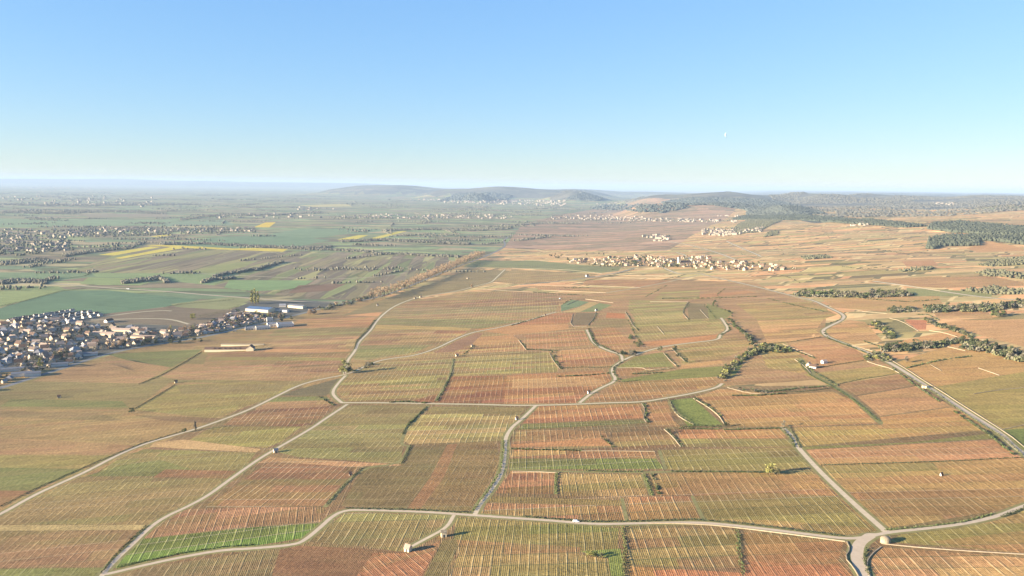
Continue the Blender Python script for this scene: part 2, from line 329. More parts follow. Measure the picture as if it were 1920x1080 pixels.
F = [
 (TN,.5,None,[(-500,728),(119,690),(259,651),(545,592),(703,559),(800,560),(960,545),(960,760),(640,757),(560,722),(345,812),(0,965),(-500,1150)]),
 (BN,.6,None,[(-500,1150),(0,965),(345,812),(560,722),(640,757),(960,760),(960,1300),(-500,1300)]),
 (BN,.6,980,[(960,760),(1200,755),(1350,725),(1565,722),(1700,700),(1855,800),(2300,1000),(2300,1300),(960,1300)]),
 (PK,.5,1000,[(960,545),(1100,552),(1280,525),(1420,530),(1440,543),(1552,575),(1545,630),(1700,700),(1350,725),(1200,755),(960,760)]),
 # left: between the highway and the long road
 (PK,.3,700,[(-200,830),(0,825),(120,827),(262,836),(225,852),(-200,852)]),
 (YO,.3,700,[(-200,854),(215,854),(150,880),(-200,874)]),
 (GR,.3,700,[(-200,874),(160,879),(60,920),(-200,918)]),
 (RB,.3,700,[(-200,918),(62,920),(0,950),(-200,1010)]),
 (TN,.4,700,[(-200,765),(0,770),(240,775),(400,786),(345,806),(270,830),(0,822),(-200,820)]),
 ((150,128,98),.4,700,[(0,770),(180,774),(240,790),(0,782)]),
 (OL,.3,700,[(-200,765),(-200,780),(0,728),(119,692),(200,680),(320,716),(250,768)]),
 (PK,.4,760,[(60,715),(130,688),(240,672),(330,690),(262,719),(120,716)]),
 (GR,.4,800,[(200,664),(380,655),(330,690),(240,676)]),
 (OL,.35,800,[(262,720),(375,660),(560,655),(650,690),(560,722),(330,716)]),
 (PK,.4,800,[(300,706),(345,682),(640,690),(640,700),(560,714),(340,712)]),
 (YO,.4,760,[(330,722),(480,716),(556,722),(500,748),(400,785),(250,768)]),
 (OL,.4,760,[(330,722),(540,720),(520,738),(340,738)]),
 (BN,.3,700,[(250,778),(420,784),(392,794),(300,788)]),
 (GR,.35,760,[(20,748),(230,752),(240,764),(0,762)]),
 ((172,138,106),.8,900,[(520,604),(716,585),(706,602),(670,640),(655,662),(650,690),(380,690),(390,662),(490,655),(500,628)]),
 (OR,.0,900,[(655,584),(716,586),(708,593),(648,591)]),
 (TE,.7,900,[(560,600),(700,595),(706,602),(692,612),(540,616)]),
 (OL,.8,900,[(520,618),(692,614),(680,628),(500,631)]),
 (PK,.9,900,[(515,634),(676,632),(668,652),(500,652)]),
 (OR,.3,900,[(500,654),(656,655),(655,660),(495,660)]),
 (RB,.9,900,[(430,661),(655,662),(648,670),(410,668)]),
 (YO,.5,900,[(395,669),(650,671),(646,676),(390,675)]),
 (RB,.8,860,[(520,677),(648,677),(640,700),(505,694)]),
 # between the long road and the second lane
 (DK,.0,900,[(530,738),(640,708),(624,733),(612,742),(518,742)]),
 (GR,.3,900,[(510,744),(612,743),(620,750),(500,754)]),
 (PK,.4,900,[(478,762),(500,754),(620,750),(634,756),(610,762),(480,770)]),
 (RB,1.,840,[(485,768),(625,762),(600,786),(565,800),(418,797),(440,782)]),
 (YO,.6,860,[(400,800),(566,799),(530,826),(500,840),(345,830)]),
 ((206,170,130),.0,860,[(290,830),(345,824),(490,842),(480,848),(280,838)]),
 ((146,138,94),.5,800,[(270,842),(480,849),(455,880),(440,893),(290,880),(170,895),(220,862)]),
 (GR,.4,800,[(160,893),(230,872),(300,862),(360,880),(300,893)]),
 (RB,.4,800,[(310,880),(446,883),(430,897),(285,896)]),
 ((154,136,100),.5,800,[(150,894),(432,897),(400,925),(330,960),(285,984),(-100,983),(-100,1010),(0,966)]),
 ((186,164,122),.0,700,[(-100,985),(280,984),(266,993),(-100,996)]),
 ((146,122,94),.5,750,[(-100,997),(262,994),(246,1020),(-100,1022)]),
 ((152,120,98),.5,750,[(-100,1022),(246,1020),(210,1062),(-100,1066)]),
 (GR,.4,750,[(-100,1068),(195,1064),(170,1100),(-100,1100)]),
 # between the second lane and the bottom road
 ((142,108,86),.95,1180,[(385,950),(480,882),(510,864),(668,876),(660,892),(606,948),(480,950)]),
 ((150,116,90),.95,1180,[(440,918),(480,913),(640,920),(606,948),(385,950)]),
 ((196,156,122),.8,1180,[(484,868),(505,857),(752,871),(740,877),(672,876),(510,866)]),
 ((150,142,100),.6,1150,[(520,848),(600,795),(660,760),(803,760),(765,795),(757,815),(752,870),(560,857)]),
 ((148,134,98),.4,1150,[(640,770),(660,760),(803,760),(770,794),(610,795)]),
 ((176,154,112),1.,1080,[(812,763),(985,765),(945,822),(940,826),(768,833),(757,826),(768,795)]),
 (OL,.2,1080,[(812,762),(987,764),(976,777),(800,775)]),
 ((126,112,84),.35,1180,[(770,838),(931,826),(937,872),(905,925),(885,958),(640,949),(682,874),(752,873)]),
 ((140,118,88),.35,1180,[(860,832),(931,826),(937,872),(905,925),(885,958),(788,955),(832,896)]),
 ((160,118,94),.2,1180,[(838,834),(858,832),(832,896),(788,955),(763,954),(806,896)]),
 ((172,136,108),.9,640,[(272,1006),(347,955),(480,951),(612,951),(600,978),(480,986),(272,1009)]),
 ((100,128,60),.95,640,[(215,1065),(262,1011),(480,988),(598,981),(574,1008),(480,1023),(330,1040),(220,1066)]),
 ((146,128,100),.6,760,[(220,1110),(262,1066),(480,1034),(525,1030),(495,1110)]),
 ((142,102,86),.15,1180,[(525,1031),(560,1023),(690,1029),(765,1036),(826,1014),(780,1110),(500,1110)]),
 ((186,126,100),.7,80,[(700,1036),(765,1038),(826,1014),(788,1085),(665,1085)]),
 ((146,132,96),.9,1060,[(575,1015),(650,960),(845,967),(830,995),(770,1018),(745,1034),(690,1025)]),
 ((128,116,86),.3,1180,[(830,1013),(850,1010),(862,1018),(822,1110),(780,1110)]),
 ((140,134,86),.8,1040,[(855,971),(960,976),(1160,990),(1158,1028),(1100,1036),(850,1012)]),
 ((156,128,92),.8,1040,[(856,1012),(1090,1026),(1085,1040),(860,1026)]),
 ((166,140,102),.9,1040,[(864,1026),(1085,1040),(1140,1048),(1146,1110),(832,1110)]),
 ((126,138,76),.0,1040,[(1088,1034),(1164,1028),(1172,1110),(1150,1110),(1140,1046)]),
 ((158,132,96),1.,980,[(1174,990),(1378,993),(1386,1066),(1180,1058)]),
 ((202,128,98),.8,980,[(1180,1062),(1390,1074),(1396,1110),(1176,1110)]),
 ((176,126,94),.6,990,[(1394,998),(1582,1016),(1572,1050),(1620,1110),(1396,1110)]),
 ((196,124,96),.7,990,[(1396,1052),(1572,1060),(1610,1110),(1398,1110)]),
 ((208,162,120),1.,1070,[(1650,1026),(1920,1046),(2300,1070),(2300,1110),(1650,1110),(1628,1050)]),
 ((172,152,100),.7,1070,[(1690,1002),(1800,990),(1920,955),(2300,820),(2300,1050),(1920,1037),(1665,1016)]),
 ((194,146,106),.7,1070,[(1740,1016),(1920,995),(2300,960),(2300,1050),(1920,1037)]),
 # middle foreground
 ((164,118,92),.9,1010,[(960,882),(1042,885),(1040,926),(928,925)]),
 ((172,146,104),1.,975,[(1050,888),(1200,890),(1216,930),(1050,930)]),
 ((142,124,86),.2,975,[(915,930),(1165,938),(1165,948),(908,942)]),
 ((164,120,94),.9,990,[(905,943),(1166,949),(1172,978),(900,963)]),
 ((186,134,100),.9,1000,[(1178,932),(1295,930),(1314,975),(1180,978)]),
 ((174,138,100),.8,1010,[(1224,888),(1440,885),(1524,884),(1645,995),(1580,1003),(1440,985),(1320,975),(1298,928),(1222,928)]),
 ((154,136,92),.7,1010,[(1300,930),(1440,924),(1566,930),(1630,990),(1440,975),(1318,972)]),
 ((190,142,104),.6,1010,[(1450,890),(1530,888),(1570,930),(1500,925)]),
 ((120,132,78),.9,980,[(955,860),(1230,860),(1246,879),(955,880)]),
 ((174,134,100),.9,980,[(965,839),(1090,842),(1228,846),(1230,859),(958,858)]),
 ((208,136,106),.1,980,[(958,833),(1125,821),(1148,836),(958,838)]),
 ((184,144,108),.8,980,[(970,805),(1130,808),(1142,820),(962,831)]),
 ((154,126,92),.9,1000,[(1142,810),(1245,808),(1276,838),(1160,842)]),
 ((204,136,104),.8,1010,[(1272,806),(1468,804),(1474,822),(1274,822)]),
 ((160,144,96),.8,1010,[(1276,823),(1476,823),(1498,838),(1284,838)]),
 ((150,138,90),.8,1010,[(1240,844),(1490,839),(1528,874),(1440,882),(1252,880)]),
 ((192,128,98),.9,985,[(1010,762),(1200,757),(1206,784),(980,794)]),
 ((128,130,82),.8,985,[(982,795),(1206,787),(1210,793),(970,806)]),
 ((188,134,102),.7,1000,[(1212,755),(1250,752),(1262,786),(1276,800),(1218,800)]),
 ((130,142,76),.0,1000,[(1257,750),(1298,746),(1355,796),(1290,800)]),
 ((200,148,108),.7,1030,[(1305,744),(1350,729),(1470,740),(1560,734),(1598,750),(1645,794),(1480,800),(1368,800)]),
 ((214,152,112),.6,1030,[(1490,745),(1560,737),(1598,750),(1640,792),(1530,790)]),
 ((184,140,98),.9,1000,[(1108,753),(1162,718),(1340,707),(1350,720),(1240,744)]),
 ((138,144,84),.1,1000,[(1162,712),(1280,692),(1393,684),(1378,704),(1330,707),(1168,716)]),
 ((188,130,100),.6,1000,[(1155,693),(1212,690),(1195,704),(1155,705)]),
 ((148,146,90),.5,1010,[(1153,690),(1192,669),(1242,660),(1264,688)]),
 (OR,.3,1010,[(1272,686),(1352,675),(1356,681),(1276,692)]),
 ((176,152,102),.7,1020,[(1258,648),(1380,634),(1420,640),(1385,660),(1352,674),(1280,682)]),
 ((214,134,102),.05,1020,[(1198,648),(1208,642),(1346,627),(1352,635),(1240,648)]),
 ((170,154,104),.8,1000,[(1192,598),(1345,596),(1360,615),(1345,626),(1200,640),(1182,616)]),
 ((170,156,108),.9,1000,[(1180,562),(1288,566),(1280,596),(1192,600),(1178,580)]),
 ((138,124,96),.3,1000,[(1287,568),(1322,570),(1343,597),(1292,598)]),
 ((144,146,92),.2,1000,[(1325,568),(1342,575),(1376,585),(1362,597),(1330,600)]),
 ((194,138,102),.8,1000,[(1112,620),(1150,612),(1182,640),(1180,656),(1142,656),(1116,640)]),
 ((208,112,86),.1,1000,[(1138,586),(1172,588),(1172,597),(1136,596)]),
 ((156,134,100),.4,1000,[(1120,598),(1175,598),(1186,606),(1160,614),(1108,612)]),
 ((134,118,98),.1,1000,[(1080,586),(1117,587),(1106,609),(1070,610)]),
 ((192,122,94),.6,1000,[(988,602),(1042,587),(1075,588),(1065,607),(960,612)]),
 ((216,150,114),.1,1000,[(885,618),(960,610),(1066,608),(1066,617),(960,628)]),
 ((200,142,108),.8,1000,[(985,628),(1095,620),(1112,646),(1000,654),(988,640)]),
 ((186,142,106),.8,1000,[(860,645),(960,630),(985,640),(1000,656),(850,666)]),
 ((216,156,116),.3,1000,[(893,632),(960,628),(975,638),(882,650)]),
 ((212,146,110),.8,1010,[(1045,658),(1118,652),(1158,666),(1048,678)]),
 ((194,124,96),.8,1010,[(1048,678),(1158,667),(1164,675),(1145,685),(1052,690)]),
 ((172,152,104),.9,1000,[(848,672),(960,660),(1028,660),(1046,692),(1044,698),(843,703)]),
 ((182,112,86),.8,990,[(845,706),(960,704),(1010,706),(945,757),(765,755),(830,735)]),
 ((162,98,80),.8,990,[(765,754),(830,736),(946,738),(948,757)]),
 ((194,126,96),.9,985,[(950,708),(1138,698),(1150,712),(1124,727),(1088,755),(946,757)]),
 ((210,134,104),.5,985,[(950,704),(1130,695),(1138,705),(950,712)]),
 ((216,160,124),.5,985,[(960,711),(1100,706),(1140,714),(1120,724),(960,728)]),
 ((160,142,98),.9,960,[(650,706),(700,681),(848,672),(836,712),(826,728),(630,730)]),
 ((166,140,100),.8,960,[(632,732),(825,732),(765,753),(648,753)]),
 ((176,146,110),.7,1000,[(762,566),(870,548),(960,545),(1050,560),(1050,580),(960,605),(880,620),(850,635),(815,650),(690,676),(655,674),(672,650),(710,605),(738,578)]),
 ((166,128,100),.9,1000,[(775,564),(960,560),(1050,562),(1048,572),(740,578)]),
 ((166,150,112),.8,1000,[(740,578),(1048,572),(1040,585),(720,592)]),
 ((148,142,100),.6,1000,[(716,597),(985,600),(905,616),(706,608)]),
 ((198,172,118),.2,1000,[(705,609),(884,615),(878,620),(703,616)]),
 ((160,108,86),.5,1000,[(820,619),(878,620),(868,626),(812,625)]),
 ((172,134,104),.8,1000,[(697,625),(850,627),(828,645),(690,645)]),
 ((146,142,96),.7,1000,[(676,648),(812,646),(780,660),(690,675),(662,674)]),
 ((154,116,96),.0,1000,[(855,640),(893,624),(906,625),(885,645),(850,660),(812,662)]),
 # right: around the long lane
 ((176,134,104),.5,1060,[(1567,722),(1695,701),(1722,721),(1605,741)]),
 ((210,154,120),.4,1060,[(1607,743),(1725,723),(1782,762),(1650,780)]),
 ((206,150,108),.4,1060,[(1650,782),(1784,764),(1840,790),(1655,797)]),
 ((188,156,104),.7,1060,[(1476,802),(1650,797),(1850,786),(1862,805),(1490,838)]),
 ((136,138,84),.5,1060,[(1496,838),(1700,830),(1866,812),(1874,822),(1505,843)]),
 ((216,152,120),.6,1060,[(1505,844),(1872,824),(1916,858),(1535,872)]),
 ((190,148,106),.7,1070,[(1536,874),(1920,858),(2300,830),(2300,880),(1920,943),(1870,957),(1850,960),(1660,990),(1600,935)]),
 ((156,138,94),.6,1070,[(1536,874),(1750,867),(1760,882),(1548,888)]),
 ((178,138,102),.7,1070,[(1600,918),(1780,914),(1866,958),(1700,985),(1662,990)]),
 ((172,156,98),.3,1100,[(1750,726),(1920,692),(2300,640),(2300,820),(1920,818),(1890,810),(1800,755)]),
 ((112,132,76),.1,1100,[(1882,806),(2300,780),(2300,900),(1925,850)]),
 ((206,160,112),.3,1100,[(1680,680),(1770,650),(1830,655),(1920,680),(2300,640),(2300,690),(1920,697),(1750,726)]),
 ((178,160,104),.4,1040,[(1505,702),(1660,685),(1695,699),(1560,722)]),
 ((206,146,114),.5,1040,[(1480,645),(1545,634),(1630,674),(1530,692)]),
 ((198,132,104),.5,1040,[(1530,664),(1600,652),(1630,674),(1530,690)]),
 ((212,166,120),.7,1040,[(1420,602),(1545,597),(1530,620),(1545,631),(1440,646)]),
 ((184,158,108),.7,1040,[(1380,570),(1520,566),(1570,590),(1545,598),(1420,600)]),
 ((182,156,104),.8,1040,[(1420,650),(1470,640),(1530,690),(1500,700),(1440,690)]),
 ((212,160,118),.6,1060,[(1548,616),(1590,600),(1622,604),(1655,640),(1600,646),(1552,632)]),
 ((226,160,122),.2,1060,[(1675,642),(1790,618),(1850,642),(1735,656)]),
 ((224,166,130),.1,1060,[(1765,606),(1850,594),(2100,592),(2100,660),(1920,650),(1850,632)]),
 ((208,134,104),.0,1060,[(1695,599),(1738,600),(1736,618),(1720,618)]),
 ((146,136,98),.0,1060,[(1655,606),(1690,600),(1720,620),(1680,626)]),
 ((212,164,122),.4,1060,[(1540,560),(1760,555),(1770,575),(1650,584),(1560,576)]),
 ((212,162,124),.6,1060,[(1750,586),(1850,583),(1862,595),(1760,598)]),
 ((166,150,112),.3,1060,[(1780,600),(1860,597),(1880,590),(2000,588),(2000,596),(1850,600)]),
 # beyond: towards the middle village
 ((136,146,108),.4,1000,[(895,488),(1000,488),(1100,498),(1165,500),(1160,508),(1125,512),(960,502),(868,500)]),
 ((152,138,106),.2,1000,[(640,592),(705,566),(800,535),(880,505),(960,507),(930,528),(870,545),(800,555),(740,575),(716,585)]),
 (OR,.0,1000,[(786,556),(858,548),(832,553)]),
 ((176,152,112),.6,1000,[(960,505),(1125,514),(1085,523),(1000,530),(960,532),(925,528)]),
 ((170,136,108),.8,1000,[(960,548),(1050,552),(1060,560),(1050,566),(960,560)]),
 ((192,138,108),.6,1000,[(1100,525),(1280,524),(1245,530),(1200,538),(1090,534)]),
 ((186,148,112),.8,1000,[(1000,536),(1195,541),(1136,548),(1010,543)]),
 ((190,154,116),.8,1000,[(1140,550),(1240,535),(1232,548),(1215,556),(1140,560),(1090,560)]),
 ((176,158,108),.9,1000,[(1240,548),(1312,544),(1312,560),(1225,562)]),
 ((208,140,110),.2,1000,[(1312,552),(1400,545),(1420,548),(1312,560)]),
 ((118,138,108),.0,1000,[(1052,572),(1072,562),(1105,566),(1085,575),(1052,584)]),
 ((190,164,118),.0,1000,[(1072,582),(1108,566),(1122,568),(1085,586),(1055,584)]),
 ((132,142,102),.0,1000,[(1088,585),(1124,568),(1148,572),(1120,584)]),
 ((196,152,118),.3,1040,[(1620,530),(1700,520),(1860,518),(1920,530),(1920,536),(1760,540)]),
 ((224,162,126),.1,1040,[(1812,466),(1850,452),(1900,460),(1925,470),(1830,472)]),
 ((214,152,126),.1,1040,[(1690,490),(1750,488),(1760,498),(1700,500)]),
 ((146,148,104),.0,1040,[(1700,540),(1860,548),(1860,556),(1700,555)]),
 # plain on the left
 ((104,138,114),.0,700,[(-200,600),(0,578),(60,560),(112,545),(200,544),(375,562),(312,575),(190,590),(110,586),(40,597),(-200,610)]),
 ((152,168,116),.0,700,[(-200,548),(0,545),(118,546),(60,560),(0,576),(-200,590)]),
 ((142,160,112),.0,700,[(-200,534),(110,537),(128,545),(-200,544)]),
 ((130,156,124),.0,700,[(-200,510),(170,511),(165,520),(92,528),(-200,524)]),
 ((152,172,120),.0,700,[(166,520),(305,522),(262,535),(150,532)]),
 ((146,168,122),.0,700,[(170,512),(450,512),(400,535),(330,528),(305,521),(180,519)]),
 ((138,170,122),.0,700,[(430,525),(588,526),(560,541),(480,546),(420,540)]),
 ((156,160,120),.0,700,[(320,570),(440,556),(470,562),(430,580),(340,580)]),
 ((136,120,108),.0,700,[(180,590),(320,575),(440,582),(410,600),(350,612),(260,606),(190,610)]),
 ((140,110,98),.0,900,[(560,535),(650,532),(620,545),(540,550)]),
 ((156,162,112),.0,700,[(345,511),(420,495),(485,488),(460,500),(400,512)]),
 ((236,218,98),.0,700,[(184,478),(282,462),(302,463),(214,479)]),
 ((236,218,98),.0,700,[(214,484),(322,463),(346,465),(228,485)]),
 ((238,216,94),.0,700,[(262,459),(300,459),(540,467),(530,472),(345,465)]),
 ((252,214,64),.0,700,[(476,426),(498,417),(517,417),(505,426)]),
 ((236,218,98),.0,700,[(632,449),(672,441),(690,441),(664,450)]),
 ((236,218,98),.0,700,[(690,448),(745,434),(764,433),(712,447)]),
 ((240,220,100),.0,700,[(282,443),(318,439),(322,441),(296,445)]),
 ((212,196,130),.0,700,[(560,385),(650,382),(660,387),(590,388)]),
 ((132,158,128),.0,700,[(480,462),(640,440),(735,432),(690,428),(560,430),(500,440)]),
 ((124,152,124),.0,700,[(296,458),(420,444),(500,440),(620,450),(560,462),(440,466)]),
 ((140,164,132),.0,700,[(-100,410),(330,412),(345,420),(200,424),(-100,426)]),
 ((158,146,132),.0,700,[(150,402),(310,400),(320,406),(170,408)]),
 ((138,158,134),.0,700,[(270,418),(420,412),(440,422),(300,425)]),
]
# (name, material, width in metres, polyline)
ROADS = [
 ('road','asphalt',4.0,[(-120,1020),(0,965),(60,930),(115,905),(160,885),(220,853),(270,832),(330,815),(365,805),(400,793),(450,775),(480,762),(520,742),(560,722),(600,711),(646,703),(672,693),(706,677),(739,671),(776,667),(817,654),(853,636),(885,623),(926,616),(960,608),(994,600),(1022,590),(1043,585)]),
 ('road','asphalt',3.5,[(180,1095),(192,1077),(220,1046),(249,1020),(280,989),(311,968),(347,952),(389,930),(428,901),(480,864),(511,845),(545,826),(589,800),(604,789),(636,768),(651,758)]),
 ('road','dirt',3.6,[(641,755),(739,755),(817,757),(895,758),(960,760),(1001,760),(1077,758),(1141,755),(1201,754),(1245,747),(1297,738),(1344,727),(1354,719)]),
 ('path','dirt',3.6,[(641,755),(625,742),(624,732),(636,716),(648,704)]),
 ('road','dirt',4.0,[(646,700),(650,677),(667,657),(672,641),(695,620),(706,602),(721,587),(739,574),(765,563),(789,556),(843,548),(869,543),(895,535),(921,530),(931,520),(947,505)]),
 ('highway','highway',9.0,[(-150,770),(0,728),(52,711),(119,690),(195,664),(259,651),(330,640),(380,632),(440,618),(500,604),(550,592),(610,576),(660,566),(703,559),(739,548),(791,527),(853,501),(905,483),(944,465),(948,457),(943,450),(960,440)]),
 ('road','asphalt',3.5,[(192,1077),(207,1075),(259,1062),(337,1045),(415,1031),(480,1028),(553,1021),(571,1013),(597,992),(625,966),(649,956),(687,956),(791,959),(890,966),(960,971),(1038,976),(1116,983),(1193,981),(1297,979),(1349,982),(1440,992),(1518,1002),(1585,1010),(1621,1008),(1663,998),(1725,992),(1803,983),(1868,969),(1920,948),(2050,905)]),
 ('road','asphalt',7.0,[(1632,1004),(1610,1018),(1606,1038),(1610,1059),(1630,1095)]),
 ('road','dirt',3.6,[(890,965),(900,945),(921,919),(942,886),(947,847),(947,821),(960,800),(975,789),(1004,761)]),
 ('path','dirt',3.6,[(1087,755),(1105,740),(1126,727),(1157,714),(1147,698),(1149,688),(1167,676),(1186,667),(1230,652),(1290,643),(1349,637),(1349,628),(1367,618),(1358,604),(1352,596)]),
 ('path','dirt',3.6,[(1167,675),(1165,664),(1141,658),(1113,644),(1106,630),(1100,618)]),
 ('lane','asphalt',4.6,[(2000,905),(1920,852),(1894,831),(1881,815),(1803,766),(1764,740),(1725,716),(1699,698),(1668,680),(1637,664),(1596,649),(1549,631),(1541,620),(1552,613),(1580,600),(1584,590),(1552,576),(1526,563),(1492,556),(1440,543),(1400,533),(1315,514)]),
 ('path','dirt',4.0,[(1658,994),(1596,940),(1531,878),(1487,828),(1490,820),(1482,815),(1466,800)]),
 ('path','verge',6.0,[(1500,672),(1520,700),(1564,724),(1601,747),(1650,792)]),
 ('path','dirt',2.8,[(851,966),(838,989),(804,1007),(765,1028)]),
 ('path','verge',3.4,[(804,760),(765,797),(755,820),(752,834),(768,836)]),
 ('path','verge',4.0,[(768,836),(752,870),(680,876),(640,915),(610,950)]),
 ('path','verge',3.6,[(850,672),(845,703),(830,730),(818,750)]),
 ('path','verge',2.6,[(1043,885),(1041,927)]),
 ('path','verge',4.0,[(1206,890),(1222,928)]),
 ('path','verge',2.6,[(1166,934),(1176,979)]),
 ('path','verge',2.6,[(1298,931),(1320,976)]),
 ('path','verge',3.0,[(1236,844),(1248,880)]),
 ('path','verge',4.0,[(960,881),(1050,884),(1200,886),(1300,883),(1440,885),(1500,884)]),
 ('path','dirt',3.0,[(1136,549),(1193,540),(1245,530),(1282,522),(1315,514)]),
 ('road','highway',7.0,[(1191,502),(1165,510),(1139,515),(1090,523),(1012,531),(975,534)]),
 ('road','asphalt',9.0,[(-200,537),(40,531),(122,533),(207,540),(311,546),(389,553),(472,559),(560,566),(650,566)]),
 ('road','dirt',6.0,[(480,473),(600,475),(687,478),(765,485),(853,489)]),
 ('road','dirt',6.0,[(330,511),(480,518),(610,524),(700,520),(760,512)]),
 ('path','dirt',7.0,[(1253,453),(1297,460),(1336,470),(1385,490)]),
 ('path','dirt',7.0,[(1362,452),(1401,468),(1427,481)]),
 ('path','dirt',7.0,[(1637,527),(1699,535),(1764,546),(1855,559),(1925,563)]),
 ('path','dirt',6.0,[(1268,473),(1290,480),(1296,492)]),
 ('path','dirt',6.0,[(1240,500),(1262,510),(1275,514),(1318,512)]),
 ('path','dirt',6.0,[(190,594),(260,585),(300,582),(322,583)]),
 ('path','dirt',6.0,[(170,600),(270,597),(320,598),(352,607)]),
]
SKIP_VERGE = {'verge'}

def densify(P, step):
    out = []
    for a, b in zip(P[:-1], P[1:]):
        n = max(1, int(math.dist(a, b)/step))
        for i in range(n): out.append((a[0]+(b[0]-a[0])*i/n, a[1]+(b[1]-a[1])*i/n))
    out.append(tuple(P[-1])); return out
def smooth_line(P, it=2):
    for _ in range(it):
        Q = [P[0]]
        for a, b in zip(P[:-1], P[1:]):
            Q += [(a[0]*.75+b[0]*.25, a[1]*.75+b[1]*.25), (a[0]*.25+b[0]*.75, a[1]*.25+b[1]*.75)]
        P = Q + [P[-1]]
    return P
def pix_line(pts):                                   # pixels -> ground xy
    g = at([p[0] for p in pts], [p[1] for p in pts]); return [(float(a), float(b)) for a, b, _ in g]
def offset(P, w):
    L, Rr = [], []
    for i, p in enumerate(P):
        a = P[max(i-1, 0)]; b = P[min(i+1, len(P)-1)]
        dx, dy = b[0]-a[0], b[1]-a[1]; n = math.hypot(dx, dy) or 1
        L.append((p[0]-dy/n*w, p[1]+dx/n*w)); Rr.append((p[0]+dy/n*w, p[1]-dx/n*w))
    return L, Rr
def inpoly(X, Y, P):
    r = np.zeros(X.shape, bool); n = len(P)
    for i in range(n):
        x1, y1 = P[i]; x2, y2 = P[(i+1) % n]
        if y1 == y2: continue
        c = ((y1 > Y) != (y2 > Y)) & (X < (x2-x1)*(Y-y1)/(y2-y1)+x1)
        r ^= c
    return r
def dline(X, Y, P):
    d = np.full(X.shape, 1e9)
    for (x1, y1), (x2, y2) in zip(P[:-1], P[1:]):
        L2 = (x2-x1)**2+(y2-y1)**2 or 1
        t = np.clip(((X-x1)*(x2-x1)+(Y-y1)*(y2-y1))/L2, 0, 1)
        d = np.minimum(d, np.hypot(X-x1-t*(x2-x1), Y-y1-t*(y2-y1)))
    return d
# -------- triangulate one sheet through every parcel and road edge
V2 = []; E2 = []
def addline(P, close=False):
    b = len(V2); V2.extend(P); n = len(P)
    E2.extend((b+i, b+i+1) for i in range(n-1))
    if close: E2.append((b+n-1, b))
ys = [-900, -400, -100, 60, 160]; y = 230.0
while y < 90000: ys.append(y); y *= 1.032
for y in ys:
    hw = abs(y)*.95 + 700
    for k in range(131): V2.append((-hw+2*hw*k/130+rnd.uniform(-.2, .2)*hw/65, y+rnd.uniform(-.25, .25)*.02*max(abs(y), 60)))
REG = []
for m, P in BASE:
    g = pix_line(densify(P+[P[0]], 60))[:-1]; REG.append((m, None, g)); addline(densify(g+[g[0]], 150)[:-1], True)
for col, ls, vp, P in F:
    g = pix_line(densify(P+[P[0]], 60))[:-1]
    if vp is None: vp = 900
    ex = max(0, col[0]-col[1]-36)                    # redder soils: nearer to tan
    col = (col[0]-ex*.15, col[1]+ex*.28, col[2]+ex*.12) if ls > 0 else col
    col = tuple(v*.80+t_*.20 for v, t_ in zip(col, (184,158,104))) if ls > 0 else tuple(min(255, (v*.86+t_*.14)*1.06) for v, t_ in zip(col, (178,172,132)))
    REG.append(('parcel', (alb(col), ls, math.atan((vp-960)/FPX)), g)); addline(densify(g+[g[0]], 60)[:-1], True)
RD = []
for nm, m, wd, P in ROADS:
    g = smooth_line(pix_line(P), 2); RD.append((nm, m, wd, g))
    L, Rr = offset(g, wd/2); addline(L); addline(Rr)
    if m != 'verge':
        L, Rr = offset(g, wd/2+2.4); addline(L); addline(Rr)
vs, es, fs, _, _, _ = geometry.delaunay_2d_cdt([Vector(v) for v in V2], E2, [], 0, .02, False)
VX = np.array([(v[0], v[1]) for v in vs]); FI = np.array([tuple(f) for f in fs if len(f) == 3])
cen = VX[FI].mean(1); CX, CY = cen[:, 0], cen[:, 1]
mats = ['farmland','strips','slopes','far_slopes','wood_floor','hill_wood','town_ground','verge','parcel']
midx = np.zeros(len(FI), int)
S = sdist(CX, CY); HC = hgt(CX, CY)
midx[(S > -100) & (CY > 6200)] = mats.index('hill_wood')
midx[(HC > 40) & (CY > 6200)] = mats.index('hill_wood')
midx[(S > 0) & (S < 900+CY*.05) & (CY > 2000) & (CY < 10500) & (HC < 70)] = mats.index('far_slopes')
fcol = np.zeros((len(FI), 4)); fcol[:] = (.2, .17, .1, 1); fdir = np.zeros((len(FI), 3)); fdir[:, 0] = 1; fls = np.zeros(len(FI))
for m, par, g in REG:
    ga = np.array(g); mn, mx = ga.min(0), ga.max(0)
    sel = np.where((CX > mn[0]) & (CX < mx[0]) & (CY > mn[1]) & (CY < mx[1]))[0]
    sel = sel[inpoly(CX[sel], CY[sel], g)]
    midx[sel] = mats.index(m)
    if par:
        fcol[sel] = par[0]; fls[sel] = par[1]; fdir[sel] = (math.cos(par[2]), math.sin(par[2]), 0)
rid = np.full(len(FI), -1)
def near_line(g, wd):
    ga = np.array(g); mn, mx = ga.min(0)-wd, ga.max(0)+wd
    sel = np.where((CX > mn[0]) & (CX < mx[0]) & (CY > mn[1]) & (CY < mx[1]))[0]
    return sel[dline(CX[sel], CY[sel], g) <= wd]
for nm, m, wd, g in RD:
    if m != 'verge': midx[near_line(g, wd/2+2.38)] = mats.index('verge')
for i, (nm, m, wd, g) in enumerate(RD):
    if m == 'verge': midx[near_line(g, wd/2-.02)] = mats.index('verge')
for i, (nm, m, wd, g) in enumerate(RD):
    if m != 'verge': rid[near_line(g, wd/2-.02)] = i
Z = hgt(VX[:, 0], VX[:, 1]); V3 = np.column_stack([VX, Z])
def submesh(name, faces):
    u, inv = np.unique(faces, return_inverse=True); me = bpy.data.meshes.new(name)
    vv = V3[u]; ff = inv.reshape(-1, 3)
    me.from_pydata(vv.tolist(), [], ff.tolist()); return me
gs = np.where(rid < 0)[0]
me = submesh('ground', FI[gs])
for m in mats: me.materials.append(MAT[m])
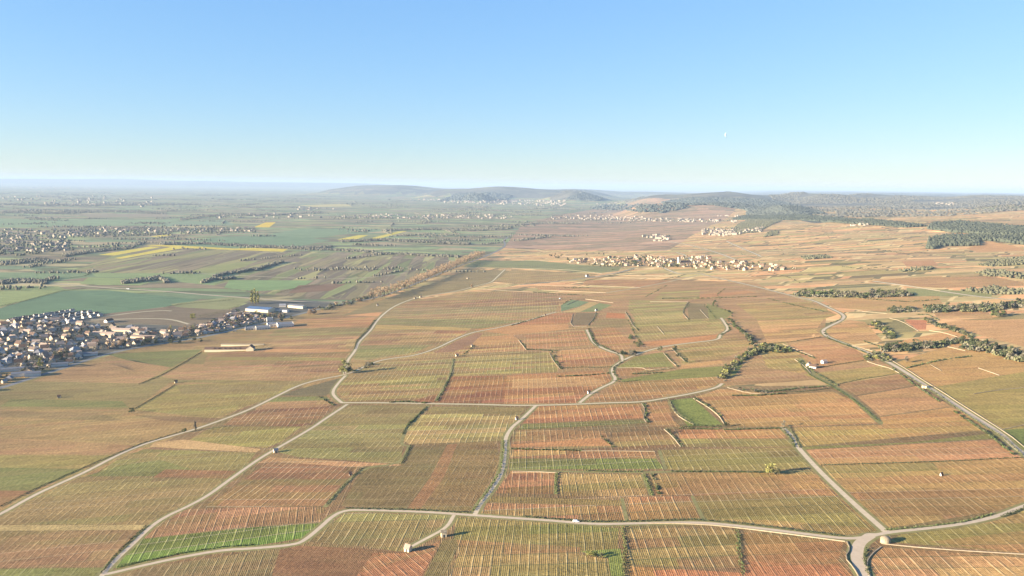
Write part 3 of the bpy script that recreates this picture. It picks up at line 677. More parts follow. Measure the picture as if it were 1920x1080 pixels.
me.polygons.foreach_set('material_index', midx[gs].astype(np.int32))
a = me.attributes.new('fcol', 'FLOAT_COLOR', 'FACE'); a.data.foreach_set('color', fcol[gs].astype(np.float32).ravel())
a = me.attributes.new('fdir', 'FLOAT_VECTOR', 'FACE'); a.data.foreach_set('vector', fdir[gs].astype(np.float32).ravel())
a = me.attributes.new('fls', 'FLOAT', 'FACE'); a.data.foreach_set('value', fls[gs].astype(np.float32))
me.polygons.foreach_set('use_smooth', [True]*len(me.polygons)); me.update()
tag(link('ground', me), kind='structure')
for i, (nm, m, wd, g) in enumerate(RD):
    sel = np.where(rid == i)[0]
    if m == 'verge' or not len(sel): continue
    me = submesh(nm, FI[sel]); me.materials.append(MAT[m]); me.polygons.foreach_set('use_smooth', [True]*len(me.polygons)); me.update()
    tag(link(nm, me), kind='structure')
print('ground tris', len(FI))
#HAZE
hx = 90000
V = []; Fc = []; box(V, Fc, -hx, hx, -2500, 92000, -60, 380)
M = bpy.data.materials.new('haze'); M.use_nodes = True; t = M.node_tree; t.nodes.clear()
o_ = t.nodes.new('ShaderNodeOutputMaterial'); pv = t.nodes.new('ShaderNodeVolumePrincipled')
pv.inputs['Color'].default_value = (.41, .55, .73, 1); pv.inputs['Density'].default_value = 3.6e-5; pv.inputs['Anisotropy'].default_value = 0.0
t.links.new(pv.outputs[0], o_.inputs['Volume'])
tag(link('haze', mesh('haze', V, Fc, M)), kind='stuff')
# ------------------------------------------------------------------ foliage materials
FOL = {
 'green': simple('leaves_green', (.085, .105, .038), .5, .5, rand=.25),
 'dark': simple('leaves_dark', (.050, .062, .030), .5, .4, rand=.25),
 'yellow': simple('leaves_young', (.24, .23, .075), .35, .5, rand=.15),
 'bare': simple('bare_twigs', (.33, .235, .140), .4, .4, rand=.2),
 'olive': simple('leaves_olive', (.120, .120, .062), .5, .4, rand=.3),
 'grey': simple('twigs_grey', (.150, .135, .095), .5, .4, rand=.25),
}
BARK = simple('bark', (.12, .09, .06), .3, 1.0)
FARW = simple('far_woodland', (.058, .066, .045), .45, .02)
def leafcloud(n, clumps, size, r, V, Fc, seed):
    q = random.Random(seed)
    for i in range(n):
        cx, cy, cz, cr, ch = clumps[i % len(clumps)]
        a = q.uniform(0, 6.283); zz = q.uniform(-1, 1); rr = (q.random()**.4)
        x = cx+cr*rr*math.sqrt(1-zz*zz)*math.cos(a); y = cy+cr*rr*math.sqrt(1-zz*zz)*math.sin(a); z = cz+ch*rr*zz
        s = size*q.uniform(.6, 1.3)
        u = Vector((q.gauss(0,1), q.gauss(0,1), q.gauss(0,.7))).normalized(); v = u.cross(Vector((q.gauss(0,1), q.gauss(0,1), q.gauss(0,1)))).normalized()
        b = len(V); p = Vector((x, y, z))
        V += [p-u*s-v*s*.5, p+u*s*.7-v*s*.8, p+u*s+v*s*.5, p-u*s*.6+v*s*.9]; Fc.append((b, b+1, b+2, b+3))
def tube(V, Fc, p, q, r0, r1, n=6):
    p = Vector(p); q = Vector(q); d = (q-p).normalized(); u = d.orthogonal().normalized(); v = d.cross(u); b = len(V)
    for c, r in ((p, r0), (q, r1)):
        for k in range(n):
            a = 6.2832*k/n; V.append(c+u*r*math.cos(a)+v*r*math.sin(a))
    for k in range(n): Fc.append((b+k, b+(k+1) % n, b+n+(k+1) % n, b+n+k))
def tree_mesh(kind, seed):
    """crown and trunk meshes for a tree one metre high"""
    q = random.Random(seed); V = []; Fc = []; cl = []
    if kind == 'poplar':
        for k in range(9): cl.append((q.uniform(-.03,.03), q.uniform(-.03,.03), .15+.1*k, .10*(1-abs(k-3)/9), .09))
        leafcloud(330, cl, .03, 1, V, Fc, seed)
    elif kind == 'plane':
        for k in range(11):
            a = q.uniform(0, 6.283); rr = q.uniform(.05, .26); cl.append((rr*math.cos(a), rr*math.sin(a), q.uniform(.48, .90), q.uniform(.09, .15), q.uniform(.09, .15)))
        leafcloud(300, cl, .026, 1, V, Fc, seed)
    elif kind == 'pine':
        for k in range(8):
            a = q.uniform(0, 6.283); rr = q.uniform(0, .16); cl.append((rr*math.cos(a), rr*math.sin(a), .3+.085*k, .20*(1-k/11), .10))
        leafcloud(380, cl, .045, 1, V, Fc, seed)
    else:
        for k in range(12):
            a = q.uniform(0, 6.283); rr = q.uniform(.0, .30); zz = q.uniform(.28, .86)
            cl.append((rr*math.cos(a)*(1.15-zz*.5), rr*math.sin(a)*(1.15-zz*.5), zz, q.uniform(.10, .19), q.uniform(.09, .16)))
        leafcloud(400, cl, .042, 1, V, Fc, seed)
    T = []; G = []
    tube(T, G, (0, 0, -.06), (0, 0, .45), .028, .017)
    for c in cl[:6]: tube(T, G, (0, 0, q.uniform(.2, .42)), (c[0]*.9, c[1]*.9, c[2]), .012, .004, 4)
    return V, Fc, T, G
def shrub_mesh(seed, n=240):
    q = random.Random(seed); V = []; Fc = []; cl = []
    for k in range(8):
        a = q.uniform(0, 6.283); rr = q.uniform(0, .42); cl.append((rr*math.cos(a), rr*math.sin(a), q.uniform(.25, .7), q.uniform(.16, .3), q.uniform(.18, .3)))
    leafcloud(n, cl, .075, 1, V, Fc, seed)
    return V, Fc
TM = {}
def tree_meshes(kind, colour, v):
    k = (kind, colour, v)
    if k not in TM:
        V, Fc, T, G = tree_mesh(kind, 11+v*7+len(kind)*3)
        TM[k] = (mesh('crown', V, Fc, FOL[colour]), mesh('trunk', T, G, BARK))
    return TM[k]
SM = {}
CNT = {}
def put_tree(p, h, kind, colour, name, label, cat, group, parts=True, wide=1.0):
    cm, tm = tree_meshes(kind, colour, rnd.randrange(3))
    e = empty(name, (p[0], p[1], p[2]-.2), rnd.uniform(0, 6.28)); e.scale = (h*wide, h*wide, h)
    link('crown', cm, e); link('trunk', tm, e)
    tag(e, label, cat, group); return e
def put_shrub(p, h, wd, colour, name, label, cat, group):
    k = (colour, rnd.randrange(4))
    if k not in SM:
        V, Fc = shrub_mesh(101+k[1]); SM[k] = mesh('shrub', V, Fc, FOL[colour])
    o = link(name, SM[k], None, (p[0], p[1], p[2]-.3), rnd.uniform(0, 6.28)); o.scale = (wd, wd, h*1.15)
    tag(o, label, cat, group); return o
ORD = ['first','second','third','fourth','fifth','sixth','seventh','eighth','ninth','tenth']

# single trees and bushes: (px, py of the foot, height in photo px, kind, colour, label)
for px, py, hp, kd, co, wd, lb in [
 (1443,890,22,'round','yellow',1.25,'pale blond round tree alone beside the hedged track in the right foreground'),
 (1458,890,14,'round','olive',1.3,'low olive tree touching the right side of the pale blond tree'),
 (646,701,27,'round','yellow',.95,'bright yellow-green tree at the tip of the field between two forking roads'),
 (653,699,20,'round','olive',1.1,'darker green tree right behind the bright yellow one at the road fork'),
 (247,775,11,'round','green',1.2,'small green tree at the end of a track throwing a long shadow, left fields'),
 (346,811,9,'round','green',1.3,'low green tree on the far verge of the long road on the left'),
 (366,807,16,'poplar','grey',1.6,'thin upright tree by the long road, right of the low green one'),
 (1362,800,10,'round','dark',1.5,'dark bush-like tree at the lower right corner of the sunken green pasture'),
 (1238,660,13,'round','olive',1.2,'grey-green tree at the right end of the orange strip in the centre'),
 (1266,656,9,'round','dark',1.2,'small dark tree above the terrace wall right of the orange strip'),
 (1270,670,8,'round','dark',1.2,'dark tree halfway down the terrace wall right of the small meadow'),
 (1288,680,9,'round','dark',1.2,'dark tree at the foot of the terrace wall right of the small meadow'),
 (1470,800,12,'round','grey',.9,'bare twiggy tree at the top end of the straight dirt track on the right'),
 (1526,634,9,'round','bare',1.1,'small russet tree just left of the bend of the paved lane'),
 (1106,1044,14,'round','yellow',1.4,'leftmost pale green tree of the clump in the bottom fields'),
 (1116,1044,11,'round','green',1.4,'middle green tree of the clump in the bottom fields'),
 (1128,1046,11,'round','olive',1.4,'rightmost olive tree of the clump in the bottom fields'),
 (1255,812,9,'round','dark',1.1,'dark bush-like tree at the upper left corner of the terracotta parcel'),
 (1700,680,13,'round','grey',1.0,'grey rounded tree at the bend of the wood edge beside the lane'),
 (888,655,7,'round','grey',1.2,'small bare tree beside the path at the edge of the bare brown parcel'),
 (75,690,19,'round','yellow',.9,'bright lime-green tree near the highway at the front of the town'),
 (505,566,0,'round','grey',1,''),
 (1150,540,0,'round','grey',1,''),
 (885,541,10,'round','bare',.8,'small bare tree at the left end of the pale wall beyond the highway row'),
 (1038,424,0,'round','grey',1,''),
]:
    if not hp: continue
    p = at1(px, py); h = hp*pxsize(p); put_tree(p, h, kd, co, 'tree', lb, 'tree', None, wide=wd)

# the roadside row of planes along the highway
row = pix_line([(700,562),(745,547),(797,526),(856,500),(903,480)])
def along(P, step):
    out = []; acc = 0; nxt = 0
    for a, b in zip(P[:-1], P[1:]):
        L = math.dist(a, b)
        while nxt <= acc+L: 
            f = (nxt-acc)/L; out.append((a[0]+(b[0]-a[0])*f, a[1]+(b[1]-a[1])*f)); nxt += step
        acc += L
    return out
left_side, right_side = offset(densify(row, 60), 9)
for side, lbl, st_ in ((left_side, 'far side', 17), (right_side, 'near side', 23)):
    pts = along(side, st_)
    for i, (x, y) in enumerate(pts):
        x += rnd.uniform(-1.5, 1.5); y += rnd.uniform(-3, 3)
        third = ['near end','middle','far end'][min(2, 3*i//len(pts))]
        put_tree((x, y, float(hgt(x, y))), rnd.uniform(20, 27), 'plane', 'bare', 'plane_tree', 'bare brown plane tree on the highway, %s row, %s' % (lbl.split()[0], third), 'tree', 'trees in the long row beside the highway', wide=.95)
# thickets: (polyline px, half width px, count, height m, colours, kind, place)
def sc(poly, half, n, h0, h1, cols, label, group, tree=False, cat='shrub', kinds=('round',)):
    q = densify(poly, 2.0)
    pxs, pys = [], []
    for i in range(n):
        a = q[rnd.randrange(len(q))]; pxs.append(a[0]+rnd.uniform(-half, half)*1.6); pys.append(a[1]+rnd.uniform(-half, half))
    g = at(pxs, pys)
    for p in g:
        co = cols[rnd.randrange(len(cols))]; h = rnd.uniform(h0, h1)
        tone = {'green':'green','dark':'dark green','olive':'olive grey','grey':'grey-brown leafless','bare':'russet leafless','yellow':'pale green'}[co]
        if tree: put_tree(p, h, kinds[rnd.randrange(len(kinds))], co, 'tree', tone+' tree '+label, 'tree', group, wide=rnd.uniform(.9, 1.4))
        else: put_shrub(p, h, h*rnd.uniform(1.0, 1.7), co, 'shrub', tone+' shrub '+label, cat, group)
sc([(1352,716),(1366,694),(1385,676),(1410,660),(1440,656),(1476,657)], 5, 60, 3, 7, ['olive','green','olive','dark','yellow'], 'in the overgrown gully right of the centre', 'shrubs in the overgrown gully')
sc([(1366,600),(1378,612),(1400,628),(1415,646),(1440,650),(1470,656)], 3, 26, 3, 6, ['olive','green','dark'], 'on the bank climbing from the gully', 'shrubs on the climbing bank')
sc([(1182,632),(1188,642),(1198,652)], 2, 9, 3, 5, ['dark','olive','green'], 'left of the orange strip in the centre', 'shrubs left of the orange strip')
sc([(1168,668),(1178,664),(1188,664)], 3, 11, 3, 6, ['olive','dark','grey'], 'beside the junction of two centre paths', 'shrubs at the centre path junction')
sc([(1032,660),(1040,668),(1042,680),(1050,690)], 1.5, 11, 2, 3.5, ['green','olive','dark'], 'at the left edge of the orange and red parcel', 'shrubs round the orange and red parcel')
sc([(657,697),(670,692),(690,686),(700,684)], 2.5, 14, 2.5, 5, ['dark','olive','grey','green'], 'behind the yellow tree between the forking roads', 'shrubs behind the yellow tree')
sc([(1500,552),(1560,554),(1620,555),(1700,552)], 3, 70, 7, 12, ['olive','grey','olive','green'], 'in the long narrow wood beyond the lane', 'shrubs of the long narrow wood')
sc([(1640,606),(1650,616),(1660,622),(1672,632)], 4, 26, 3, 6, ['olive','green','yellow','dark'], 'on the knoll above the bend of the lane', 'shrubs on the knoll')
sc([(1625,672),(1650,670),(1668,676),(1640,662)], 3, 22, 2.5, 5, ['olive','green','yellow'], 'either side of the lane where it leaves the wood', 'shrubs beside the lane')
sc([(1735,600),(1760,612),(1800,622),(1820,632)], 2.5, 24, 3, 6, ['olive','dark','green'], 'in the hedge between the big orange fields', 'shrubs between the orange fields')
sc([(1340,565),(1335,572),(1375,590),(1366,602)], 1.5, 12, 2.5, 5, ['dark','olive','green'], 'round the green plot above the gully', 'shrubs round the green plot')
sc([(1455,800),(1490,822)], 1, 5, 1.2, 2.2, ['olive','dark'], 'at the top of the straight dirt track', 'shrubs at the top of the dirt track')
sc([(1655,655),(1690,655),(1720,650),(1760,648)], 4, 26, 6, 10, ['dark','olive','dark','grey'], 'in the wood over the lane on the right', 'trees of the wood over the lane', True)
sc([(1765,645),(1800,640),(1840,648)], 3, 16, 5, 9, ['olive','dark','green'], 'in the strip of wood leading right from the lane', 'trees of the strip of wood', True)
sc([(1815,650),(1850,656),(1885,664),(1925,676)], 5, 34, 7, 12, ['dark','olive','grey','dark'], 'in the tall wood at the right edge', 'trees of the tall wood', True, kinds=('round','pine'))
sc([(1670,584),(1690,582),(1712,582)], 4, 12, 6, 9, ['olive','dark','olive'], 'in the small copse left of the upper wood', 'trees of the small copse', True)
sc([(1745,582),(1785,580),(1830,580),(1870,578),(1925,572)], 4, 44, 7, 12, ['dark','olive','dark','grey'], 'in the dark upper wood at the right', 'trees of the dark upper wood', True, kinds=('round','pine'))
sc([(1865,592),(1885,594)], 3, 8, 8, 11, ['green','olive'], 'standing out in front of the dark upper wood', 'trees before the upper wood', True)
# poplars by the blue hall
for i, (px, py, hp) in enumerate([(472,569,24),(478,570,27),(484,569,22)]):
    p = at1(px, py); put_tree(p, hp*pxsize(p), 'poplar', 'yellow', 'poplar', '%s of three tall pale poplars behind the blue-roofed hall, counted from the left' % ORD[i], 'tree', 'poplars behind the blue hall', wide=1.25)
# town trees
sc([(180,660),(210,650),(240,648)], 5, 14, 9, 14, ['bare','bare','grey'], 'in the leafless grove in the town by the highway', 'trees of the leafless grove', True, kinds=('plane',))
sc([(55,680),(95,676),(130,668)], 3, 12, 9, 15, ['bare','grey','olive'], 'behind the highway at the front of the town', 'trees at the front of the town', True, kinds=('plane','round'))
sc([(255,646),(290,645),(340,640),(375,640)], 3, 16, 7, 11, ['dark','dark','olive'], 'in the dark clump where the town meets the vines', 'trees where the town meets the vines', True)
sc([(300,630),(330,622),(360,620),(350,628)], 5, 14, 8, 12, ['bare','yellow','grey'], 'in the pale grove in the middle of the town', 'trees of the pale grove', True, kinds=('plane','round'))
sc([(360,600),(366,598)], 2, 3, 12, 15, ['yellow'], 'at the left end of the shaded hedge behind the town', 'pale trees behind the town', True)
sc([(470,600),(500,596),(530,594),(420,606)], 3, 18, 6, 10, ['yellow','bare','olive'], 'between the blue hall and the flat white buildings', 'trees below the blue hall', True)
sc([(580,590),(590,587)], 2, 4, 12, 15, ['bare'], 'right of the halls beside the highway', 'trees right of the halls', True)
sc([(600,580),(640,572),(680,560),(700,556)], 3, 24, 4, 8, ['bare','grey','olive'], 'on the highway verge before the row of planes', 'shrubs on the highway verge')

# ------------------------------------------------------------------ low walls, hedges
def strip_mesh(P, wd, h, m, name, sink=.3, jag=0.0):
    P = densify(P, 18); L, Rr = offset(P, wd/2); V = []; Fc = []
    for i, (a, b) in enumerate(zip(L, Rr)):
        z = float(hgt(P[i][0], P[i][1])); hh = h*(1+rnd.uniform(-jag, jag))
        V += [(a[0], a[1], z-sink), (a[0], a[1], z+hh), (b[0], b[1], z+hh), (b[0], b[1], z-sink)]
    for i in range(len(P)-1):
        b = 4*i
        for k in range(3): Fc.append((b+k, b+k+1, b+k+5, b+k+4))
    Fc += [(0, 1, 2, 3), tuple(len(V)-4+k for k in (3, 2, 1, 0))]
    return mesh(name, V, Fc, m)
for P, lb in [
 ([(960,503),(1060,505),(1129,513)],'upper left pale field wall leading towards the village road'),
 ([(1141,514),(1190,517),(1244,517)],'short pale field wall just below the village'),
 ([(1116,519),(1200,522),(1280,523)],'long straight pale wall below the village, ending at the dark lane'),
 ([(1100,537),(1150,538),(1201,539)],'pale wall running right to the dark lane'),
 ([(1001,534),(1060,536),(1100,537)],'pale wall continuing left of the one that meets the dark lane'),
 ([(1017,544),(1080,547),(1136,549)],'pale terrace wall ending at the left end of the dark lane'),
 ([(886,541),(960,546),(1001,548)],'pale wall starting at the small bare tree'),
 ([(1062,572),(1090,560),(1120,564),(1150,568)],'pale wall over the three green and tan plots'),
 ([(1219,566),(1260,566),(1290,566)],'pale wall over the olive rows left of the dark plot'),
 ([(1290,567),(1278,585),(1290,599)],'bent terrace wall left of the dark plot'),
 ([(1313,581),(1328,597)],'short pale wall beside the dark plot'),
 ([(1172,585),(1180,597),(1186,610),(1194,617)],'winding terrace wall right of the small scarlet parcel'),
 ([(1075,588),(1068,613),(1100,612)],'corner of pale wall round the dark brown plot'),
 ([(1117,586),(1113,598),(1102,610)],'terrace wall right of the dark brown plot'),
 ([(1232,612),(1245,627)],'short pale wall inside the olive rows'),
 ([(1244,662),(1256,676),(1268,686)],'pale wall down the right of the small meadow'),
 ([(1258,652),(1270,664),(1284,678)],'pale wall under the dark trees by the small meadow'),
 ([(1030,662),(1038,678),(1050,692)],'terrace wall left of the orange and red parcel'),
 ([(972,638),(980,648),(986,656)],'short terrace wall left of the lined orange parcels'),
 ([(1155,690),(1202,689),(1214,694),(1260,690)],'pale wall through the hedge across the meadow'),
 ([(1203,757),(1210,768),(1206,784),(1212,792)],'crooked wall at the right end of the red parcel'),
 ([(1256,752),(1262,770),(1276,784),(1300,796)],'terrace wall left of the sunken pasture'),
 ([(1300,747),(1330,765),(1348,780),(1357,794)],'terrace wall right of the sunken pasture'),
 ([(1364,727),(1390,734),(1416,739),(1450,736)],'pale dry wall between the lined orange fields'),
 ([(960,886),(1000,885),(1048,887)],'low pale wall over the red-brown parcel'),
 ([(1090,846),(1160,846),(1228,847)],'straight low wall over the green strip'),
 ([(1215,981),(1300,983),(1349,986),(1440,997),(1585,1016)],'long pale retaining wall under the bottom road'),
 ([(1655,1020),(1720,1027),(1803,1033),(1920,1040),(1990,1044)],'long pale wall right of the round stone hut'),
 ([(1588,1016),(1594,1030),(1584,1046),(1600,1064),(1612,1085)],'curved pale wall on the left of the road mouth'),
 ([(1652,1026),(1634,1040),(1624,1056),(1632,1085)],'curved wall on the right of the road mouth'),
 ([(1245,805),(1262,820),(1276,838)],'short pale wall between brown and terracotta parcels'),
 ([(1468,645),(1500,658),(1524,668)],'pale terrace wall above the farm'),
 ([(1490,674),(1510,688),(1520,700)],'low pale wall left of the farm'),
 ([(1668,597),(1690,602),(1722,621)],'pale bank wall under the terracotta triangle'),
 ([(1742,620),(1770,624),(1795,632)],'pale wall below the hedge of the orange fields'),
 ([(1626,678),(1650,686),(1668,690),(1690,702)],'pale wall on the left of the lane below the wood'),
 ([(1775,650),(1810,658)],'short pale wall at the top of the tan field'),
 ([(1745,684),(1764,695)],'short pale wall inside the tan field'),
 ([(1834,690),(1874,704)],'pale wall in the right-hand tan field'),
 ([(1826,739),(1870,732),(1920,727)],'pale wall across the green slope on the right'),
 ([(1878,806),(1920,797),(1960,790)],'pale wall above the green corner on the right'),
 ([(1597,648),(1625,655),(1640,660)],'pale wall beside the lane above the wood'),
 ([(1620,530),(1700,535),(1764,546)],'pale bank wall along the upper track'),
 ([(1616,584),(1640,586),(1664,588)],'pale wall left of the small copse'),
 ([(1930,846),(1888,812),(1808,762),(1770,737),(1731,713),(1704,695),(1672,676),(1644,661)],'long pale wall along the right-hand side of the paved lane'),
 ([(1043,480),(1090,482),(1128,485)],'pale wall on the far side of the village gardens'),
 ([(955,487),(1050,489),(1090,491)],'pale wall on the near side of the long gardens'),
 ([(1318,513),(1380,513),(1440,512),(1500,511)],'long pale wall under the village at the right'),
]:
    g = smooth_line(pix_line(P), 1)
    o = link('stone_wall', strip_mesh(g, .55, .6, MAT['stone'], 'stone_wall', jag=.25))
    tag(o, lb, 'stone wall', 'dry stone walls between the parcels')
def hedge(P, wd, h, colour, label, group='hedges between the parcels'):
    g = along(pix_line(P), 1.2); V = []; Fc = []
    cl = []
    for x, y in g:
        z = float(hgt(x, y)); hh = h*rnd.uniform(.6, 1.2)
        cl.append((x+rnd.uniform(-.3, .3)*wd, y+rnd.uniform(-.3, .3)*wd, z+hh*.5, wd*.5, hh*.5))
    ox, oy = g[0]; oz = float(hgt(ox, oy))
    cl = [(c[0]-ox, c[1]-oy, c[2]-oz, c[3], c[4]) for c in cl]
    leafcloud(len(cl)*7, cl, .38, 1, V, Fc, len(g))
    o = link('hedge', mesh('hedge', V, Fc, FOL[colour]), None, (ox, oy, oz))
    tag(o, label, 'hedge', group)
for a in [
 ([(1254,750),(1260,768),(1276,782),(1300,798)],3,3.0,'olive','olive hedge on the terrace wall left of the sunken pasture'),
 ([(1280,801),(1310,799),(1354,801)],3,2.4,'green','green hedge along the lower edge of the sunken pasture'),
 ([(1184,702),(1215,697),(1250,693),(1266,690)],3,2.6,'olive','olive hedge across the centre meadow'),
 ([(1055,691),(1090,689),(1120,690),(1148,688)],2,1.8,'dark','dark hedge along the lower edge of the orange and red parcel'),
 ([(1095,883),(1130,884),(1170,885),(1205,884)],2,1.8,'green','green bushy hedge in the middle of the foreground track'),
 ([(1880,970),(1900,962),(1925,953)],2,2.2,'dark','dark hedge under the paved road at the right edge'),
 ([(372,596),(400,590),(430,582),(455,574)],9,6.5,'olive','tall shaded hedge behind the right tip of the town'),
 ([(650,953),(700,955),(790,957),(880,962)],1.6,1.4,'dark','dark low hedge over the bottom road, between the bend and the fork'),
 ([(980,969),(1100,979),(1193,978),(1297,975),(1360,979),(1440,988),(1518,998),(1580,1005)],1.6,1.5,'dark','long dark hedge above the bottom road, centre to right'),
 ([(944,826),(944,846),(938,884),(918,917),(904,935),(888,958)],1.6,1.4,'green','green hedge on the left of the road that climbs from the fork'),
 ([(1168,990),(1172,1030),(1168,1062),(1170,1095)],2.6,1.6,'green','green hedge in the grassy ditch of the bottom fields'),
 ([(1382,995),(1386,1030),(1392,1075)],3.0,1.5,'green','green hedge in the ditch left of the terracotta parcel'),
 ([(1044,886),(1042,926)],2.4,1.2,'green','short green hedge right of the red-brown parcel'),
 ([(1208,890),(1216,910),(1224,930)],2.4,1.2,'green','green hedge on the bank right of the pale tan parcel'),
 ([(1660,994),(1725,989),(1803,980),(1862,964)],1.6,1.0,'green','green hedge above the paved road at the right'),
 ([(1624,1030),(1620,1050),(1630,1080)],2.0,1.6,'dark','dark hedge in the bend right of the road mouth'),
 ([(0,950),(60,920),(115,895),(215,852),(265,832),(345,808)],1.2,1.0,'olive','olive hedge along the far verge of the long road on the left'),
 ([(190,1075),(218,1040),(246,1012),(275,985)],1.4,1.1,'dark','dark hedge on the left verge of the second lane'),
 ([(222,1064),(262,1054),(340,1038),(415,1026),(478,1022)],1.4,1.0,'green','green hedge between the bright green strip and the bottom lane'),
 ([(262,720),(300,705),(340,683),(378,660)],1.4,1.2,'dark','dark hedge beside the field track below the town'),
 ([(250,768),(290,745),(328,722)],1.4,1.2,'olive','olive hedge on the track ending at the lone tree'),
 ([(800,763),(765,795),(755,815)],1.4,1.0,'dark','dark hedge down the left of the pale lined parcel'),
 ([(770,836),(753,870)],1.4,1.0,'dark','dark hedge at the left corner of the large dark parcel'),
 ([(678,878),(640,915),(612,946)],1.6,1.0,'olive','olive hedge on the left of the large dark parcel'),
 ([(850,673),(846,700),(828,735),(815,753)],1.2,1.0,'olive','olive hedge left of the red lined parcel'),
 ([(664,655),(668,640),(690,618),(702,600)],1.6,1.4,'olive','olive hedge on the left of the lane above the yellow tree'),
 ([(1104,616),(1112,640),(1122,650)],1.6,1.6,'dark','dark hedge left of the small lined orange parcel'),
 ([(1495,676),(1518,703),(1562,726),(1600,750),(1648,790)],1.8,1.2,'green','long green hedge slanting down through the orange fields'),
 ([(1700,705),(1762,742),(1800,770),(1880,820),(1918,855)],1.6,1.3,'olive','olive hedge on the near side of the paved lane, right'),
 ([(1560,728),(1500,735),(1450,733)],1.4,1.0,'dark','thin dark hedge left of the slanting green hedge'),
 ([(1540,872),(1700,868),(1800,864),(1915,858)],1.2,.8,'dark','thin dark hedge under the terracotta band at the right'),
 ([(1500,840),(1480,800)],1.2,1.0,'olive','short olive hedge by the top of the dirt track'),
 ([(1150,714),(1170,717),(1200,713)],1.2,1.2,'dark','short dark hedge at the corner of the centre path'),
 ([(1566,722),(1610,712),(1690,700)],1.2,1.2,'olive','olive hedge above the brown parcel left of the lane'),
 ([(1440,645),(1490,640),(1540,632)],1.0,1.0,'dark','thin dark hedge above the terracotta field by the lane'),
 ([(1530,691),(1570,684),(1620,676)],1.2,1.2,'dark','dark hedge below the terracotta field by the farm'),
 ([(0,575),(50,564),(112,547),(160,541)],5,3,'dark','dark hedge along the top of the teal wheat field'),
 ([(310,577),(345,570),(400,566),(440,562)],5,3.5,'dark','dark hedge at the right end of the teal wheat field'),
 ([(520,550),(560,540),(600,534)],6,4,'dark','dark hedge slanting behind the poplars'),
 ([(130,522),(160,518),(170,512)],5,3,'dark','short dark hedge at the corner of the far green fields'),
 ([(1060,532),(1100,526),(1140,518),(1190,505)],2.0,1.6,'dark','dark hedge beside the road running down from the village'),
]: hedge(*a)

# ------------------------------------------------------------------ buildings
WALLC = [simple('render_cream', (.44, .36, .25), .12, .4), simple('render_white', (.53, .50, .45), .1, .4), simple('stone_render', (.38, .31, .21), .2, .6)]
ROOFC = [simple('tiles_brown', (.115, .075, .055), .3, .6, rand=.3), simple('tiles_pink', (.25, .19, .15), .3, .6, rand=.4), simple('slate', (.21, .21, .22), .2, .6, rand=.2)]
WIN = simple('window_glass', (.03, .035, .04), .1, 1, .3)
def house_meshes(L, W, h, rh, wall, roof, gable=True):
    V = []; Fc = []
    x, y = L/2, W/2
    V = [(-x,-y,-1),(x,-y,-1),(x,y,-1),(-x,y,-1),(-x,-y,h),(x,-y,h),(x,y,h),(-x,y,h),(-x,0,h+rh-.12),(x,0,h+rh-.12)]
    Fc = [(0,1,5,4),(2,3,7,6),(1,2,6,9,5),(3,0,4,8,7)]
    if not gable: V[8] = (-x+y*.9, 0, h+rh-.12); V[9] = (x-y*.9, 0, h+rh-.12)
    wm = mesh('wall', V, Fc, wall)
    e = .45; sl = rh/y; ze = h - e*sl; t = .22; hx2 = x+.35; rx = hx2 if gable else x-y*.9
    V = [(-hx2,-y-e,ze),(hx2,-y-e,ze),(rx,0,h+rh),(-rx,0,h+rh),(-hx2,y+e,ze),(hx2,y+e,ze)]
    V += [(a, b, c+t) for a, b, c in V]
    Fc = [(0,3,2,1),(4,5,2,3),(6,7,8,9),(10,9,8,11),(0,1,7,6),(5,4,10,11),(0,6,9,3),(3,9,10,4),(1,2,8,7),(2,5,11,8)]
    if not gable: Fc += [(4,0,3),(1,5,2),(10,9,6),(7,8,11)]
    rm = mesh('roof', V, Fc, roof)
    V = []; Fc = []; box(V, Fc, x*.5-.4, x*.5+.4, -.35, .35, h+rh-.7, h+rh+.9); cm = mesh('chimney', V, Fc, wall)
    V = []; Fc = []
    for k in (-1, 0, 1):
        for sgn in (-1, 1):
            yy = sgn*(y+.02); box(V, Fc, k*L*.28-.5, k*L*.28+.5, min(yy, yy-sgn*.1), max(yy, yy-sgn*.1), .9, 2.2)
    gm = mesh('window', V, Fc, WIN)
    return wm, rm, cm, gm
HV = []
for i in range(14):
    wi = [0,1,0,1,0,2,1,0,0,1,2,0,1,0][i]; ri = [0,1,0,2,1,0,0,1,2,0,1,0,1,0][i]
    L = rnd.uniform(9, 15); W = rnd.uniform(7, 9.5); h = rnd.choice([2.9, 3.2, 4.6, 5.2]); rh = W/2*rnd.uniform(.75, 1.0)
    HV.append((house_meshes(L, W, h, rh, WALLC[wi], ROOFC[ri], gable=(i % 5 != 3)), ['cream','white','stone'][wi], ['brown tiled','pinkish tiled','grey slate'][ri], h > 4))
def put_house(p, rz, vi, place, group, s=1.0, name='house', cat='house'):
    (wm, rm, cm, gm), wc, rc, tall = HV[vi]
    e = empty(name, tuple(p), rz); e.scale = (s, s, s)
    link('wall', wm, e); r = link('roof', rm, e); link('chimney', cm, r)
    tag(e, '%s %s house, %s %s roof, %s' % ('tall' if tall else 'low', wc, rc, 'hipped' if vi % 5 == 3 else 'gabled', place), cat, group)
    return e
def scatter_px(poly, n, mind, tries=40000, avoid=()):
    xs = [p[0] for p in poly]; ys = [p[1] for p in poly]
    g = pix_line(densify(poly+[poly[0]], 30))
    gx = [p[0] for p in g]; gy = [p[1] for p in g]; pts = []
    for _ in range(tries):
        if len(pts) >= n: break
        x = rnd.uniform(min(gx), max(gx)); y = rnd.uniform(min(gy), max(gy))
        if any((x-a)**2+(y-b)**2 < mind*mind for a, b in pts) or any((x-a)**2+(y-b)**2 < r*r for a, b, r in avoid): continue
        if inpoly(np.array([x]), np.array([y]), g)[0]: pts.append((x, y))
    return pts
AV = []
